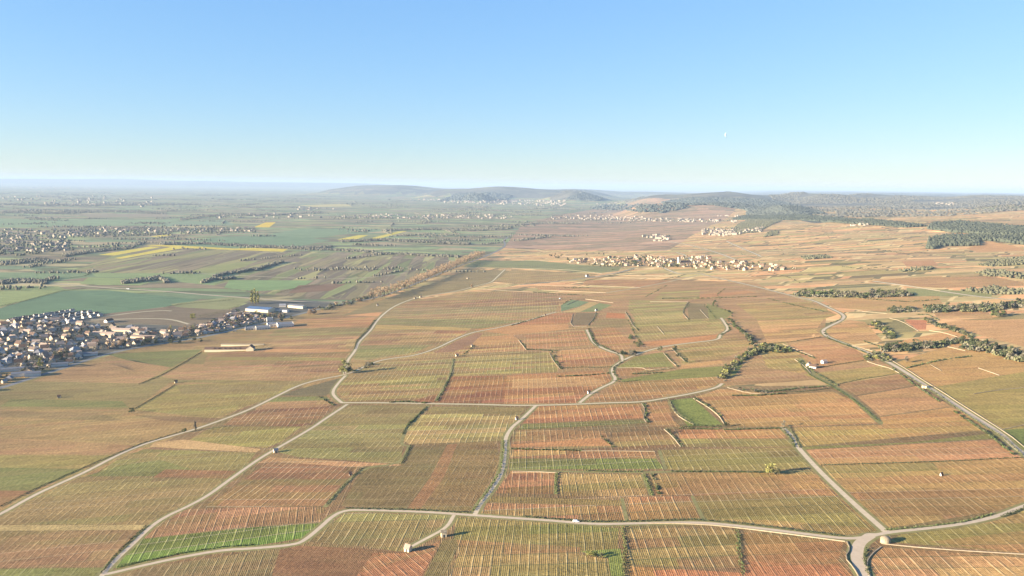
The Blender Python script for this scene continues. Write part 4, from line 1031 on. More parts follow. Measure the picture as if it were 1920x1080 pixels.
for nm, m, wd, g in RD:
    if nm == 'highway': AV += [(x, y, 14) for x, y in along(g[:60], 12)]
# halls and other large buildings: centre of the foot line in px, size in metres
def hall(px, py, L, W, h, rh, rz, wall, roof, name, label, cat, gable=True, extra=None):
    p = at1(px, py); e = empty(name, tuple(p), R(rz)); tag(e, label, cat)
    wm, rm, cm, gm = house_meshes(L, W, h, rh, wall, roof, gable)
    link('wall', wm, e); r = link('roof', rm, e)
    if extra: extra(e, r, L, W, h, rh)
    AV.append((p.x, p.y, max(L, W)*.55)); return e
WH = WALLC[1]; BLUE = simple('blue_steel_roof', (.10, .16, .26), .12, .2, .5); GREYR = simple('grey_flat_roof', (.13, .14, .16), .2, .2)
DARKT = ROOFC[0]; CREAM = simple('bright_cream_render', (.62, .52, .35), .08, .3)
def ribs(e, r, L, W, h, rh):
    n = 14
    V = []; Fc = []
    for k in range(n):
        x = -L/2+L*(k+.5)/n
        tube(V, Fc, (x, -W/2, h+.28), (x, 0, h+rh+.3), .18, .18, 4); tube(V, Fc, (x, 0, h+rh+.3), (x, W/2, h+.28), .18, .18, 4)
    link('roof_rib', mesh('roof_rib', V, Fc, BLUE), r)
hall(490,583,58,34,6,3.2,-18,CREAM,BLUE,'sports_hall','large hall with a blue ribbed roof and pale walls behind the town','hall',extra=ribs)
hall(521,583,14,10,5,.8,-16,WH,GREYR,'annex','square white annex directly right of the blue-roofed hall','building')
hall(536,585,12,10,5,.8,-16,WH,GREYR,'annex','smaller square white block right of the white annex','building')
hall(557,577,42,13,5,2.2,-24,CREAM,GREYR,'warehouse','long white warehouse with grey roof right of the blue-roofed hall','hall')
hall(530,575,14,9,4,2.6,10,WH,ROOFC[2],'house','white gabled house behind the long white warehouse','house')
def flatb(px, py, L, W, h, rz, label, cat='building'):
    p = at1(px, py); e = empty('flat_roofed_building', tuple(p), R(rz)); tag(e, label, cat, 'flat white buildings beside the highway')
    V = []; Fc = []; box(V, Fc, -L/2, L/2, -W/2, W/2, -1, h); link('wall', mesh('wall', V, Fc, WH), e)
    V = []; Fc = []; box(V, Fc, -L/2+.4, L/2-.4, -W/2+.4, W/2-.4, h-.35, h+.02); r = link('roof', mesh('roof', V, Fc, GREYR), e)
    V = []; Fc = []
    for a in ((-L/2, L/2, -W/2, -W/2+.4), (-L/2, L/2, W/2-.4, W/2), (-L/2, -L/2+.4, -W/2+.4, W/2-.4), (L/2-.4, L/2, -W/2+.4, W/2-.4)): box(V, Fc, a[0], a[1], a[2], a[3], h+.03, h+.55)
    link('parapet', mesh('parapet', V, Fc, WH), r)
    V = []; Fc = []
    n = max(2, int(L/5))
    for k in range(n): box(V, Fc, -L/2+L*(k+.2)/n, -L/2+L*(k+.8)/n, -W/2-.06, -W/2+.05, 1, 2.4)
    link('window', mesh('window', V, Fc, WIN), e)
    AV.append((p.x, p.y, max(L, W)*.6))
flatb(535,612,30,26,6.5,22,'flat-roofed white block nearest the vines, at the right end of the complex')
flatb(512,611,22,20,5.5,22,'flat-roofed white block second from the right of the complex')
flatb(493,617,26,16,5.5,22,'flat-roofed white block left of the two large ones')
flatb(506,603,12,9,8,22,'tallest small white block at the back of the complex')
flatb(470,618,20,12,4.5,20,'low white block at the left end of the complex')
def dormers(e, r, L, W, h, rh):
    for k in range(6):
        x = -L*.30+k*L*.11; V = []; Fc = []
        box(V, Fc, x-1.2, x+1.2, -W/2+.4, -W*.12, h+.4, h+rh*.72); link('dormer', mesh('dormer', V, Fc, DARKT), r)
hall(428,658,74,9,3.6,3.2,4,CREAM,DARKT,'long_farm_building','very long low cream building with dark dormered roof at the edge of the vines','building',extra=dormers)
hall(470,657,14,12,4.5,4.6,96,CREAM,DARKT,'gabled_farm_building','gabled cream building with yellow end wall, right end of the long one','building')
hall(455,648,72,5,2.4,.8,2,CREAM,MAT['stone'],'low_shed','thin pale shed roof running behind the long cream building','shed')
hall(270,634,46,11,3.6,2.2,-8,CREAM,ROOFC[1],'long_hall','left long pale hall beside the leafless grove','hall')
hall(196,628,44,10,3.6,2.6,-8,CREAM,ROOFC[1],'long_hall','cream long hall just above the leafless grove','hall')
hall(228,621,36,9,3.6,2.6,-6,CREAM,ROOFC[1],'long_hall','cream long hall behind the other, in the middle of the town','hall')
hall(103,602,17,9,4,3.2,25,WH,ROOFC[1],'house','white house standing alone at the near side of the building site','house')
hall(204,604,16,9,3.8,3.2,70,WH,ROOFC[0],'house','white gabled house alone on bare ground by the pink dirt track','house')
hall(84,672,11,9,3.4,8,80,WH,ROOFC[1],'steep_roofed_house','white house with a very steep pointed gable at the front of the town','house')
hall(40,704,24,15,4.2,1.2,30,WH,GREYR,'workshop','white workshop with dark flat-pitched roof left of the highway','workshop')
hall(62,704,20,14,4.6,1.2,30,WH,GREYR,'workshop','white workshop with bright end wall beside the highway','workshop')
hall(24,695,30,12,4,1,28,WH,GREYR,'workshop','grey-roofed workshop behind the two white ones','workshop')
hall(112,686,22,9,4,1.4,26,WH,GREYR,'workshop','pale blue-white workshop furthest along the highway front','workshop')
hall(170,666,20,9,3.4,1.8,24,WH,GREYR,'workshop','low white shed on the highway bend','workshop')
town = [(-60,612),(0,606),(60,600),(120,600),(180,612),(240,615),(300,622),(360,616),(400,604),(440,588),(470,596),(450,612),(400,622),(350,636),(250,650),(190,661),(115,688),(50,707),(-60,740)]
pts = scatter_px(town, 186, 13.3, avoid=AV)
TOWNP = pts
for x, y in pts:
    z = float(hgt(x, y)); a = rnd.choice([15, 105, 20, 100, 60, -20])+rnd.uniform(-8, 8)
    d = math.hypot(x, y); px = 960+x/y*FPX
    zone = ('on the left margin of the town' if px < 60 else 'in the heart of the town' if px < 200 else 'in the middle gardens of the town' if px < 320 else 'at the right tip of the town')
    if d < 1150: zone = 'front rows of the town by the highway'
    put_house((x, y, z), R(a), rnd.randrange(14), zone, 'houses of the town', s=rnd.uniform(.85, 1.1))
for x, y in scatter_px([(390,608),(440,588),(490,594),(476,612),(400,624)], 28, 12, avoid=AV):
    put_house((x, y, float(hgt(x, y))), R(rnd.choice([20, 110, 25])), rnd.choice([1, 4, 6, 9]), 'yards left of the flat white buildings', 'houses of the town', s=.9)
# the new estate: small white gables in rows
estate = []
for r_, (xa, ya, xb, yb, n) in enumerate([(18,602,135,584,13),(90,596,168,586,8),(100,600,180,589,8),(112,604,188,592,6)]):
    for k in range(n): estate.append((xa+(xb-xa)*k/(n-1), ya+(yb-ya)*k/(n-1), r_))
for px, py, r_ in estate:
    p = at1(px, py); rown = ['back row','second row','third row','front row'][r_]
    put_house(p, R(rnd.uniform(60, 80)), rnd.choice([1, 6, 9, 12]), '%s of the new estate' % rown, 'houses of the new estate', s=.8)
# centre village and its church
vil = [(1070,487),(1130,485),(1160,483),(1200,480),(1255,486),(1320,480),(1345,490),(1400,492),(1440,495),(1505,506),(1440,509),(1340,506),(1290,502),(1240,503),(1190,499),(1130,497),(1066,494)]
CH = at1(1273, 497); AV.append((CH.x, CH.y, 24))
for x, y in scatter_px(vil, 92, 14, avoid=AV):
    px = 960+x/y*FPX; z = float(hgt(x, y))
    zone = 'at the left end of the central village' if px < 1160 else 'central village left of the church' if px < 1265 else 'central village right of the church' if px < 1350 else 'at the right end of the central village'
    put_house((x, y, z), R(rnd.choice([20, 70, -30, 100])+rnd.uniform(-10, 10)), rnd.choice([5,10,5,10,0,11]), zone, 'houses of the central village', s=rnd.uniform(.8, 1.1))
e = empty('church', tuple(CH), R(15)); tag(e, 'stone church with a tall pale square tower in the central village', 'church')
wm, rm, cm, gm = house_meshes(30, 11, 8, 5.5, CREAM, ROOFC[0]); o = link('nave', wm, e); o.location = (14, 0, 0); o = link('roof', rm, e); o.location = (14, 0, 0)
V = []; Fc = []; box(V, Fc, -4, 4, -4, 4, -1, 24); tw = link('tower', mesh('tower', V, Fc, CREAM), e)
V = [(-4.3,-4.3,24),(4.3,-4.3,24),(4.3,4.3,24),(-4.3,4.3,24),(0,0,29)]; link('tower_roof', mesh('tower_roof', V, [(0,1,4),(1,2,4),(2,3,4),(3,0,4),(3,2,1,0)], ROOFC[0]), tw)
V = []; Fc = []
for sx in (-1, 1):
    for yy in (-1.6, 1.0): box(V, Fc, min(sx*4.03, sx*3.8), max(sx*4.03, sx*3.8), yy, yy+.9, 18, 21.5); box(V, Fc, yy, yy+.9, min(sx*4.03, sx*3.8), max(sx*4.03, sx*3.8), 18, 21.5)
link('belfry_opening', mesh('belfry_opening', V, Fc, WIN), tw)
sc([(1105,498),(1140,499),(1170,498)], 2, 20, 7, 10, ['yellow','olive','dark'], 'in the garden row under the left end of the village', 'trees under the village', True)
sc([(1190,494),(1193,499)], 2, 6, 11, 15, ['dark','green'], 'at the village entrance where the road arrives', 'trees at the village entrance', True)
sc([(1245,500),(1270,501),(1290,500)], 2, 14, 8, 12, ['dark','olive','yellow'], 'below the church of the central village', 'trees below the church', True)
sc([(1000,486),(1040,487),(1080,488),(1024,481),(1132,478)], 2, 18, 7, 12, ['dark','dark','olive'], 'scattered left of the central village', 'trees left of the village', True)
# vineyard huts
def hut(px, py, wd, h, label, rz=20, wall=CREAM, roof=ROOFC[0], rh=1.3):
    p = at1(px, py); e = empty('vineyard_hut', tuple(p), R(rz)); tag(e, label, 'hut', 'stone huts among the vines')
    wm, rm, cm, gm = house_meshes(wd, wd*.9, h, rh, wall, roof)
    link('wall', wm, e); link('roof', rm, e)
    V = []; Fc = []; box(V, Fc, -.5, .5, -wd*.45-.05, -wd*.45+.05, 0, 2); link('door', mesh('door', V, Fc, WIN), e)
hut(832,1006,3.6,3.6,'tall square hut casting a long shadow, just below the bottom road',12,CREAM,MAT['stone'],1.0)
hut(765,1033,3.8,2.6,'hut with a slanted gable in the bottom red field',-30,CREAM,ROOFC[1],2.0)
hut(517,848,3.8,2.6,'pale hut with a dark roof on the right verge of the second lane',30,CREAM,ROOFC[2],1.2)
hut(330,718,3.6,2.6,'tiny pale hut at the corner of the field track below the town',30)
hut(111,746,3.6,2.6,'tiny hut alone in the left field below the town',20)
hut(857,668,4.0,2.6,'small hut at the top corner of the olive rows by the bare tree',20)
hut(885,650,2.8,2.4,'tiny red-roofed hut beside the bare brown parcel',20,CREAM,ROOFC[1])
hut(1022,592,3.2,2.4,'tiny white hut on the road above the orange strip',10)
hut(789,558,5,3,'larger of two pale huts by the lane next to the highway',20)
hut(778,560,4,2.6,'smaller pale hut left of the larger one near the highway',20)
hut(708,573,3.5,3,'white hut alone on shaded ground by the highway',20,WH)
hut(877,523,4,3,'red-walled hut in the shaded field beside the plane row',20,CREAM,ROOFC[1])
hut(1104,738,2.6,2.6,'narrow white hut beside the bend of the path in the centre',20,WH)
hut(969,787,2.4,2.2,'tiny white hut beside the climbing road near the upper crossroads',20,WH)
hut(657,891,2.0,1.8,'tiny white hut at the right edge of the dark lined field',20,WH)
hut(1101,519,7,4.5,'white cottage beside the village road in the vines',20,WH,ROOFC[0],2.5)
hut(1118,583,4,3,'pale hut above the small scarlet parcel',20,WH)
hut(1733,727,4.5,2.4,'pale hut on the left of the paved lane in the right fields',-35,CREAM,MAT['stone'],.6)
hut(1765,912-20,1.6,1.4,'tiny pale hut in the middle of the right-hand tan field',20,WH)
# round dry-stone hut at the right crossroads
p = at1(1660, 1017); e = empty('round_stone_hut', tuple(p)); tag(e, 'round pale dry-stone hut with a domed top at the right crossroads', 'hut')
V = []; Fc = []; n = 18
prof_ = [(3.0,-.6),(3.0,2.2),(3.15,2.3)]
for r0, z0 in prof_:
    for k in range(n): V.append((r0*math.cos(6.2832*k/n), r0*math.sin(6.2832*k/n), z0))
for j in range(2):
    for k in range(n): Fc.append((j*n+k, j*n+(k+1) % n, (j+1)*n+(k+1) % n, (j+1)*n+k))
link('wall', mesh('wall', V, Fc, MAT['stone']), e)
V = []; Fc = []
for r0, z0 in [(3.15,2.3),(2.7,3.1),(1.9,3.7),(.9,4.05)]:
    for k in range(n): V.append((r0*math.cos(6.2832*k/n), r0*math.sin(6.2832*k/n), z0))
V.append((0, 0, 4.15))
for j in range(3):
    for k in range(n): Fc.append((j*n+k, j*n+(k+1) % n, (j+1)*n+(k+1) % n, (j+1)*n+k))
for k in range(n): Fc.append((3*n+k, 3*n+(k+1) % n, 4*n))
link('dome', mesh('dome', V, Fc, MAT['stone']), e)
# farm on the right
hall(1524,690,8,5.5,2.6,2.2,-30,WH,ROOFC[0],'farmhouse','white farmhouse with brown roof in front of the terracotta field','house')
hall(1516,686,8,5,2.4,1.8,60,CREAM,ROOFC[1],'barn','cream barn touching the left of the white farmhouse','barn')
hall(1545,681,6,5,2.8,1.6,20,WH,ROOFC[1],'shed','small orange-roofed shed right of the white farmhouse','shed')

# vehicles
def car(px, py, rz, colour, label, name='car', L=4.3, van=False):
    p = at1(px, py); e = empty(name, (p.x, p.y, p.z+.02), rz); tag(e, label, 'van' if van else 'car')
    m = simple(name+'_paint', colour, .03, 1, .3); w_, h1, h2 = .88, .85, (1.9 if van else 1.42)
    pr = [(-L/2,.35),(L/2,.35),(L/2,.8),(L/2-.9,h1+.05),(L/2-1.5,h2),(-L/2+.5,h2),(-L/2+.1,h1),(-L/2,.8)]
    V = [(x, -w_, z) for x, z in pr]+[(x, w_, z) for x, z in pr]; k = len(pr)
    Fc = [tuple(range(k)), tuple(range(2*k-1, k-1, -1))]+[(i, i+k, (i+1) % k+k, (i+1) % k) for i in range(k)]
    link('body', mesh('body', V, Fc, m), e)
    V = []; Fc = []; box(V, Fc, -L/2+.7, L/2-1.7, -w_-.01, w_+.01, h1+.1, h2-.12); link('window', mesh('window', V, Fc, WIN), e)
    for sx in (-1, 1):
        for sy in (-1, 1):
            V = []; Fc = []; tube(V, Fc, (sx*L*.31, sy*(w_-.2), .33), (sx*L*.31, sy*(w_+.02), .33), .33, .33, 12); Fc.append(tuple(range(12))); Fc.append(tuple(range(12, 24)))
            link('wheel', mesh('wheel', V, Fc, WIN), e)
car(1080,979,.0,(.8,.8,.8),'small white car on the bottom road in the centre')
car(240,542,-.2,(.85,.85,.85),'white lorry-sized van on the motorway beyond the wheat field','van',9,True)
car(1050,560,1,(.8,.8,.8),'small white car on the bend by the grey-green plot')

# ------------------------------------------------------------------ far things nobody could count
phi = (1+5**.5)/2
ICO = np.array([(-1,phi,0),(1,phi,0),(-1,-phi,0),(1,-phi,0),(0,-1,phi),(0,1,phi),(0,-1,-phi),(0,1,-phi),(phi,0,-1),(phi,0,1),(-phi,0,-1),(-phi,0,1)])/1.902
ICF = np.array([(0,11,5),(0,5,1),(0,1,7),(0,7,10),(0,10,11),(1,5,9),(5,11,4),(11,10,2),(10,7,6),(7,1,8),(3,9,4),(3,4,2),(3,2,6),(3,6,8),(3,8,9),(4,9,5),(2,4,11),(6,2,10),(8,6,7),(9,8,1)])
def blobs(name, P, rad, ht, mat, kind='stuff', label=None, cat=None):
    n = len(P); P = np.array(P)
    J = nrs.uniform(.65, 1.3, (n, 12, 1)); V = ICO[None]*J*np.stack([rad, rad, ht], -1)[:, None, :]
    V[:, :, 2] += ht[:, None]*.55; V += P[:, None, :]
    Fa = ICF[None]+(np.arange(n)*12)[:, None, None]
    me = bpy.data.meshes.new(name); V = V.reshape(-1, 3); Fa = Fa.reshape(-1, 3)
    me.vertices.add(len(V)); me.vertices.foreach_set('co', V.astype(np.float32).ravel())
    me.loops.add(len(Fa)*3); me.loops.foreach_set('vertex_index', Fa.astype(np.int32).ravel())
    me.polygons.add(len(Fa)); me.polygons.foreach_set('loop_start', np.arange(0, len(Fa)*3, 3, dtype=np.int32)); me.polygons.foreach_set('loop_total', np.full(len(Fa), 3, np.int32))
    me.materials.append(mat); me.update(calc_edges=True); o = link(name, me); tag(o, label, cat, None, kind); return o
def poly_pts(poly, n):
    xs = [p[0] for p in poly]; ys = [p[1] for p in poly]
    X = nrs.uniform(min(xs), max(xs), n*4); Y = nrs.uniform(min(ys), max(ys), n*4)
    k = inpoly(X, Y, poly); X, Y = X[k][:n], Y[k][:n]
    return at(X, Y)
def world_fill(polys_px, spacing, jit=.5):
    out = []
    for poly in polys_px:
        g = pix_line(densify(poly+[poly[0]], 20)); ga = np.array(g); mn, mx = ga.min(0), ga.max(0)
        X, Y = np.meshgrid(np.arange(mn[0], mx[0], spacing), np.arange(mn[1], mx[1], spacing)); X = X.ravel(); Y = Y.ravel()
        X = X+nrs.uniform(-jit, jit, X.shape)*spacing; Y = Y+nrs.uniform(-jit, jit, Y.shape)*spacing
        k = inpoly(X, Y, g); out.append(np.stack([X[k], Y[k], hgt(X[k], Y[k])], -1))
    return np.concatenate(out)
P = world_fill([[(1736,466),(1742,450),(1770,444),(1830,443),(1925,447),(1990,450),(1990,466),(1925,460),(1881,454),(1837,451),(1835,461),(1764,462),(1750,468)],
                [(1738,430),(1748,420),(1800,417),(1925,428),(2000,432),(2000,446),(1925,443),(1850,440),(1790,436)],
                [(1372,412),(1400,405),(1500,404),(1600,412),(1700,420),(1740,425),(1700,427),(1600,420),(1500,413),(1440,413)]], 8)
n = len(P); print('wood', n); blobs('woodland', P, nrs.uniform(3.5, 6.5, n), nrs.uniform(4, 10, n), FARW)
P = np.concatenate([poly_pts([(1240,380),(1300,371),(1400,373),(1470,379),(1530,398),(1480,400),(1400,394),(1330,384),(1250,386)], 3600), poly_pts([(1400,394),(1450,383),(1500,386),(1545,400),(1480,407),(1400,404)], 1500), poly_pts([(1100,392),(1130,385),(1240,384),(1300,388),(1240,400),(1180,396)], 350), poly_pts([(820,378),(860,364),(920,362),(960,368),(950,376)], 900), poly_pts([(1060,374),(1090,362),(1130,372),(1120,378)], 700)])
n = len(P); ry = P[:, 1]/7000; blobs('ridge_woodland', P, nrs.uniform(9, 17, n)*ry, nrs.uniform(6, 11, n)*ry, simple('ridge_leaves', (.060,.068,.056), .4, .004))
P = world_fill([[(1360,440),(1380,424),(1400,412),(1470,410),(1440,425),(1420,436)], [(1430,446),(1440,436),(1460,432),(1458,440)],
                [(1500,482),(1550,478),(1560,484),(1510,487)], [(1680,507),(1720,503),(1750,500),(1748,506),(1690,510)], [(1830,498),(1870,488),(1925,482),(1925,496),(1860,500)],
                [(1830,512),(1860,506),(1925,514),(1925,524),(1850,518)],[(1800,545),(1870,538),(1925,546),(1925,552),(1850,552)]], 7.5)
n = len(P); print('copses', n); blobs('copses', P, nrs.uniform(1.8, 4.2, n), nrs.uniform(1.5, 4.5, n), simple('copse_leaves', (.10,.098,.058), .5, .02))
X = nrs.uniform(900, 7500, 36000); Y = nrs.uniform(5200, 12500, 36000)
k = (sdist(X, Y) > 1300) & (np.sin(X/430+Y/900)+np.sin(Y/310-X/700) > -.55) & (np.abs(X/Y) < .85)
X, Y = X[k], Y[k]; P = np.stack([X, Y, hgt(X, Y)], -1); n = len(P)
blobs('hill_woodland', P, nrs.uniform(8, 15, n), nrs.uniform(3, 6.5, n), simple('hill_wood_leaves', (.095,.09,.068), .5, .004))
# tree lines and spinneys over the plain
PP = []
for i in range(320):
    y0 = 1500*math.exp(rnd.uniform(.25, 2.5)); x0 = rnd.uniform(-.78*y0-300, sdist(0, 0)*0 + (.28*(y0-1090)-625) - 120)
    if y0 < 3300 and rnd.random() < .75: continue
    a = R(rnd.choice([8, 12, 100, 20, -15, 62]) + rnd.uniform(-8, 8)); Ln = rnd.uniform(80, 420)*(y0/4000)**.7; sp = 11*(y0/4000)**.5+3; wdt = rnd.choice([3, 5, 30, 60])*(y0/5000)**.6
    for t_ in np.arange(0, Ln, sp):
        for _ in range(1 if wdt < 10 else 3):
            if rnd.random() < .8: PP.append((x0+math.cos(a)*t_+rnd.uniform(-wdt, wdt), y0+math.sin(a)*t_+rnd.uniform(-wdt, wdt)))
# deliberate lines
for poly, half in [([(0,531),(40,527),(85,530)],3),([(232,530),(262,527),(300,522),(316,530)],2.5),([(300,458),(380,457),(470,462),(580,466),(620,463)],1.4),([(560,465),(640,470),(700,473)],1.2),([(700,476),(760,477),(860,482)],1.2),
                   ([(640,453),(720,450),(800,454),(880,458)],1.6),([(720,432),(800,430),(900,432),(960,428)],1.4),([(120,480),(170,472),(240,465),(270,455)],2),([(0,495),(60,490),(90,488)],3),([(400,520),(425,514),(480,505)],1.2),([(480,507),(500,500),(530,492)],1.2),([(940,424),(1000,420),(1010,418)],1),
                   ([(0,398),(100,400),(200,396),(310,400)],2.0),([(340,412),(420,402),(480,404)],1.4),([(0,383),(150,386),(300,383)],1.6),([(600,398),(500,404)],1.2),([(380,530),(400,524),(440,523)],1.2)]:
    q = densify(poly, 1.0)
    X = [a[0]+rnd.uniform(-half, half)*2 for a in q for _ in range(3)]; Y = [a[1]+rnd.uniform(-half, half) for a in q for _ in range(3)]
    PP += [(float(a), float(b)) for a, b, _ in at(X, Y)]
PP = np.array(PP); P = np.column_stack([PP, hgt(PP[:, 0], PP[:, 1])]); n = len(P); print('plain trees', n)
ry = np.maximum(P[:, 1]/4200, .7)**.6
blobs('tree_lines', P, nrs.uniform(3, 6.5, n)*ry, nrs.uniform(3, 6.5, n)*ry**.5, simple('plain_leaves', (.125,.118,.085), .5, .01))
# far villages
def far_houses(regs):
    V = []; Fc = []; MI = []
    for poly, cnt, s0 in regs:
        g = poly_pts(poly, cnt)
        for p in g:
            s = s0*rnd.uniform(.7, 1.35); L, W, h = s*rnd.uniform(.9, 1.6), s*.8, s*rnd.uniform(.35, .6); a = rnd.choice([.3, 1.8, 1.2, 2.7]); c, sn = math.cos(a), math.sin(a)
            b = len(V); rh = W*.38
            for x, y, z in [(-L/2,-W/2,-2),(L/2,-W/2,-2),(L/2,W/2,-2),(-L/2,W/2,-2),(-L/2,-W/2,h),(L/2,-W/2,h),(L/2,W/2,h),(-L/2,W/2,h),(-L/2,0,h+rh),(L/2,0,h+rh)]:
                V.append((p[0]+x*c-y*sn, p[1]+x*sn+y*c, p[2]+z))
            Fc += [(b,b+1,b+5,b+4),(b+2,b+3,b+7,b+6),(b+1,b+2,b+6,b+9,b+5),(b+3,b,b+4,b+8,b+7),(b+4,b+5,b+9,b+8),(b+6,b+7,b+8,b+9)]
            MI += [0,0,0,0,1,1]
    tag(link('distant_houses', mesh('distant_houses', V, Fc, [simple('distant_walls', (.29, .255, .20), .3, .05), simple('distant_roofs', (.17, .135, .11), .3, .05)], MI)), kind='stuff')
far_houses([
 ([(1310,440),(1320,430),(1400,432),(1430,428),(1425,436),(1360,443)],110,11),([(1205,444),(1240,440),(1256,446),(1240,450)],26,11),([(1225,452),(1255,449),(1250,455)],8,11),
 ([(1020,411),(1060,405),(1150,404),(1260,410),(1380,415),(1380,418),(1250,416),(1100,413)],150,13),
 ([(610,408),(700,402),(960,404),(960,411),(760,410)],150,14),([(740,372),(900,376),(1060,376),(1060,388),(900,382)],190,22),([(1080,384),(1160,380),(1160,386)],14,18),
 ([(-60,436),(0,430),(120,432),(140,470),(40,474),(-60,470)],200,11),([(120,432),(280,424),(300,438),(130,445)],110,11),([(280,430),(480,428),(480,434),(300,440)],70,11),
 ([(400,404),(480,400),(600,404),(600,408),(400,410)],40,14),([(-40,370),(160,366),(300,372),(280,388),(60,384)],110,20),([(0,352),(130,350),(130,354)],60,24),([(150,350),(330,352),(150,356)],14,26),
 ([(560,388),(640,392),(560,396)],22,16),([(1750,380),(1792,380),(1800,384),(1752,384)],26,14),([(1586,422),(1640,416),(1660,420),(1600,425)],10,10),([(1410,408),(1440,406),(1300,404)],16,12),
 ([(820,378),(1020,376),(1020,380),(820,382)],40,26)])
def sheds(name, pts, lo, hi):
    V = []; Fc = []; MI = []
    for x, y in pts:
        z = float(hgt(x, y)); L = rnd.uniform(lo, hi); W = L*rnd.uniform(.5, .8); h = rnd.uniform(2.2, 3.2); a = rnd.choice([.3, 1.8, 1.2, 2.7]); cc, sn = math.cos(a), math.sin(a); b0 = len(V); rh = W*rnd.choice([.08, .35, .4])
        for u_, v_, w_ in [(-L/2,-W/2,-1),(L/2,-W/2,-1),(L/2,W/2,-1),(-L/2,W/2,-1),(-L/2,-W/2,h),(L/2,-W/2,h),(L/2,W/2,h),(-L/2,W/2,h),(-L/2,0,h+rh),(L/2,0,h+rh)]: V.append((x+u_*cc-v_*sn, y+u_*sn+v_*cc, z+w_))
        Fc += [(b0,b0+1,b0+5,b0+4),(b0+2,b0+3,b0+7,b0+6),(b0+1,b0+2,b0+6,b0+9,b0+5),(b0+3,b0,b0+4,b0+8,b0+7),(b0+4,b0+5,b0+9,b0+8),(b0+6,b0+7,b0+8,b0+9)]
        k = rnd.choice([1, 1, 2]); MI += [0,0,0,0,k,k]
    tag(link(name, mesh(name, V, Fc, [WALLC[0], ROOFC[1], ROOFC[2]], MI)), kind='stuff')
sheds('town_outbuildings', scatter_px(town, 230, 7, avoid=[(x, y, 8.5) for x, y in TOWNP]+AV), 3.5, 7.5)
sheds('yard_sheds', scatter_px([(400,604),(440,586),(480,592),(500,600),(480,606),(440,622),(390,626)], 210, 7, avoid=AV), 5, 13)
sheds('village_outbuildings', scatter_px(vil, 110, 9, avoid=AV), 6, 12)
# garden trees in the towns
P = np.concatenate([poly_pts([(-60,436),(0,430),(120,432),(140,470),(40,480),(-60,476)], 420), poly_pts([(120,432),(280,424),(480,428),(480,436),(300,442),(130,446)], 420),
   poly_pts([(1310,436),(1330,428),(1430,426),(1425,433)], 90), poly_pts([(1020,409),(1380,412),(1380,418),(1020,413)], 150), poly_pts([(620,405),(960,403),(960,411),(620,411)], 140), poly_pts([(1200,441),(1256,442),(1250,448)], 20)])
n = len(P); blobs('garden_trees', P, nrs.uniform(4, 7, n), nrs.uniform(4, 6, n), simple('garden_leaves', (.10,.10,.065), .4, .02))
g = scatter_px(town, 330, 7, avoid=[(x, y, 7.5) for x, y in TOWNP]+AV)
g2 = [(float(a), float(b)) for a, b, _ in at([rnd.uniform(1075, 1500) for _ in range(110)], [rnd.uniform(488, 506) for _ in range(110)])]
P = np.array([(x, y, float(hgt(x, y))) for x, y in g]); n = len(P)
V = []; Fc = []
for i in range(n):
    r_ = rnd.uniform(1.6, 3.4); cl = [(P[i][0]+rnd.uniform(-1, 1), P[i][1]+rnd.uniform(-1, 1), P[i][2]+r_*rnd.uniform(.6, 1.3), r_*.7, r_*.7) for _ in range(4)]
    leafcloud(46, cl, .75, 1, V, Fc, i)
for x, y in scatter_px(vil, 190, 8)+scatter_px([(400,604),(440,586),(500,592),(560,590),(545,602),(480,604),(440,622),(390,626)], 70, 8, avoid=AV):
    z = float(hgt(x, y)); r_ = rnd.uniform(2.5, 5)
    leafcloud(46, [(x, y, z+r_, r_, r_)], 1.2, 1, V, Fc, int(x*7))
tag(link('garden_greenery', mesh('garden_greenery', V, Fc, [FOL['olive'], FOL['dark'], FOL['bare']], [(i//46) % 3 for i in range(len(Fc))])), kind='stuff')

def undergrowth(name, lines, mats_):
    V = []; Fc = []; MI = []; k = 0
    for poly, half, n, h in lines:
        q = densify(poly, 2.0); xs = []; ys_ = []
        for i in range(n):
            a = q[rnd.randrange(len(q))]; xs.append(a[0]+rnd.uniform(-half, half)*1.6); ys_.append(a[1]+rnd.uniform(-half, half))
        for p in at(xs, ys_):
            r_ = h*rnd.uniform(.4, 1); b0 = len(Fc); leafcloud(44, [(p[0]+rnd.uniform(-1, 1)*r_*.5, p[1]+rnd.uniform(-1, 1)*r_*.5, p[2]+r_*.5, r_*.9, r_*.55) for _ in range(3)], .16*h+.25, 1, V, Fc, k); k += 1
            MI += [rnd.randrange(3)]*(len(Fc)-b0)
    tag(link(name, mesh(name, V, Fc, mats_, MI)), kind='stuff')
undergrowth('undergrowth', [
 ([(1352,716),(1366,694),(1385,676),(1410,660),(1440,656),(1476,657)], 5, 130, 3.2), ([(1366,600),(1378,612),(1400,628),(1415,646),(1440,650),(1470,656)], 3, 70, 2.8),
 ([(1490,553),(1560,555),(1620,556),(1705,553)], 3, 200, 6), ([(1640,606),(1650,616),(1660,622),(1672,632)], 5, 70, 3.4), ([(1735,600),(1760,612),(1800,622),(1820,632)], 2.5, 50, 3.5),
 ([(1655,655),(1690,655),(1720,650),(1760,648)], 5, 110, 5), ([(1765,645),(1800,640),(1840,648)], 3, 60, 5), ([(1815,650),(1850,656),(1885,664),(1925,676)], 6, 120, 6),
 ([(1670,584),(1690,582),(1712,582)], 4, 40, 5), ([(1745,582),(1785,580),(1830,580),(1870,578),(1925,572)], 5, 190, 7), ([(1625,672),(1650,670),(1668,676),(1640,662)], 4, 60, 3),
 ([(1380,728),(1440,736)], 2, 12, 2), ([(600,580),(640,572),(680,560),(700,556)], 3, 60, 4), ([(700,562),(800,526),(903,480)], 1.5, 110, 2.5)], [FOL['olive'], FOL['dark'], FOL['grey']])
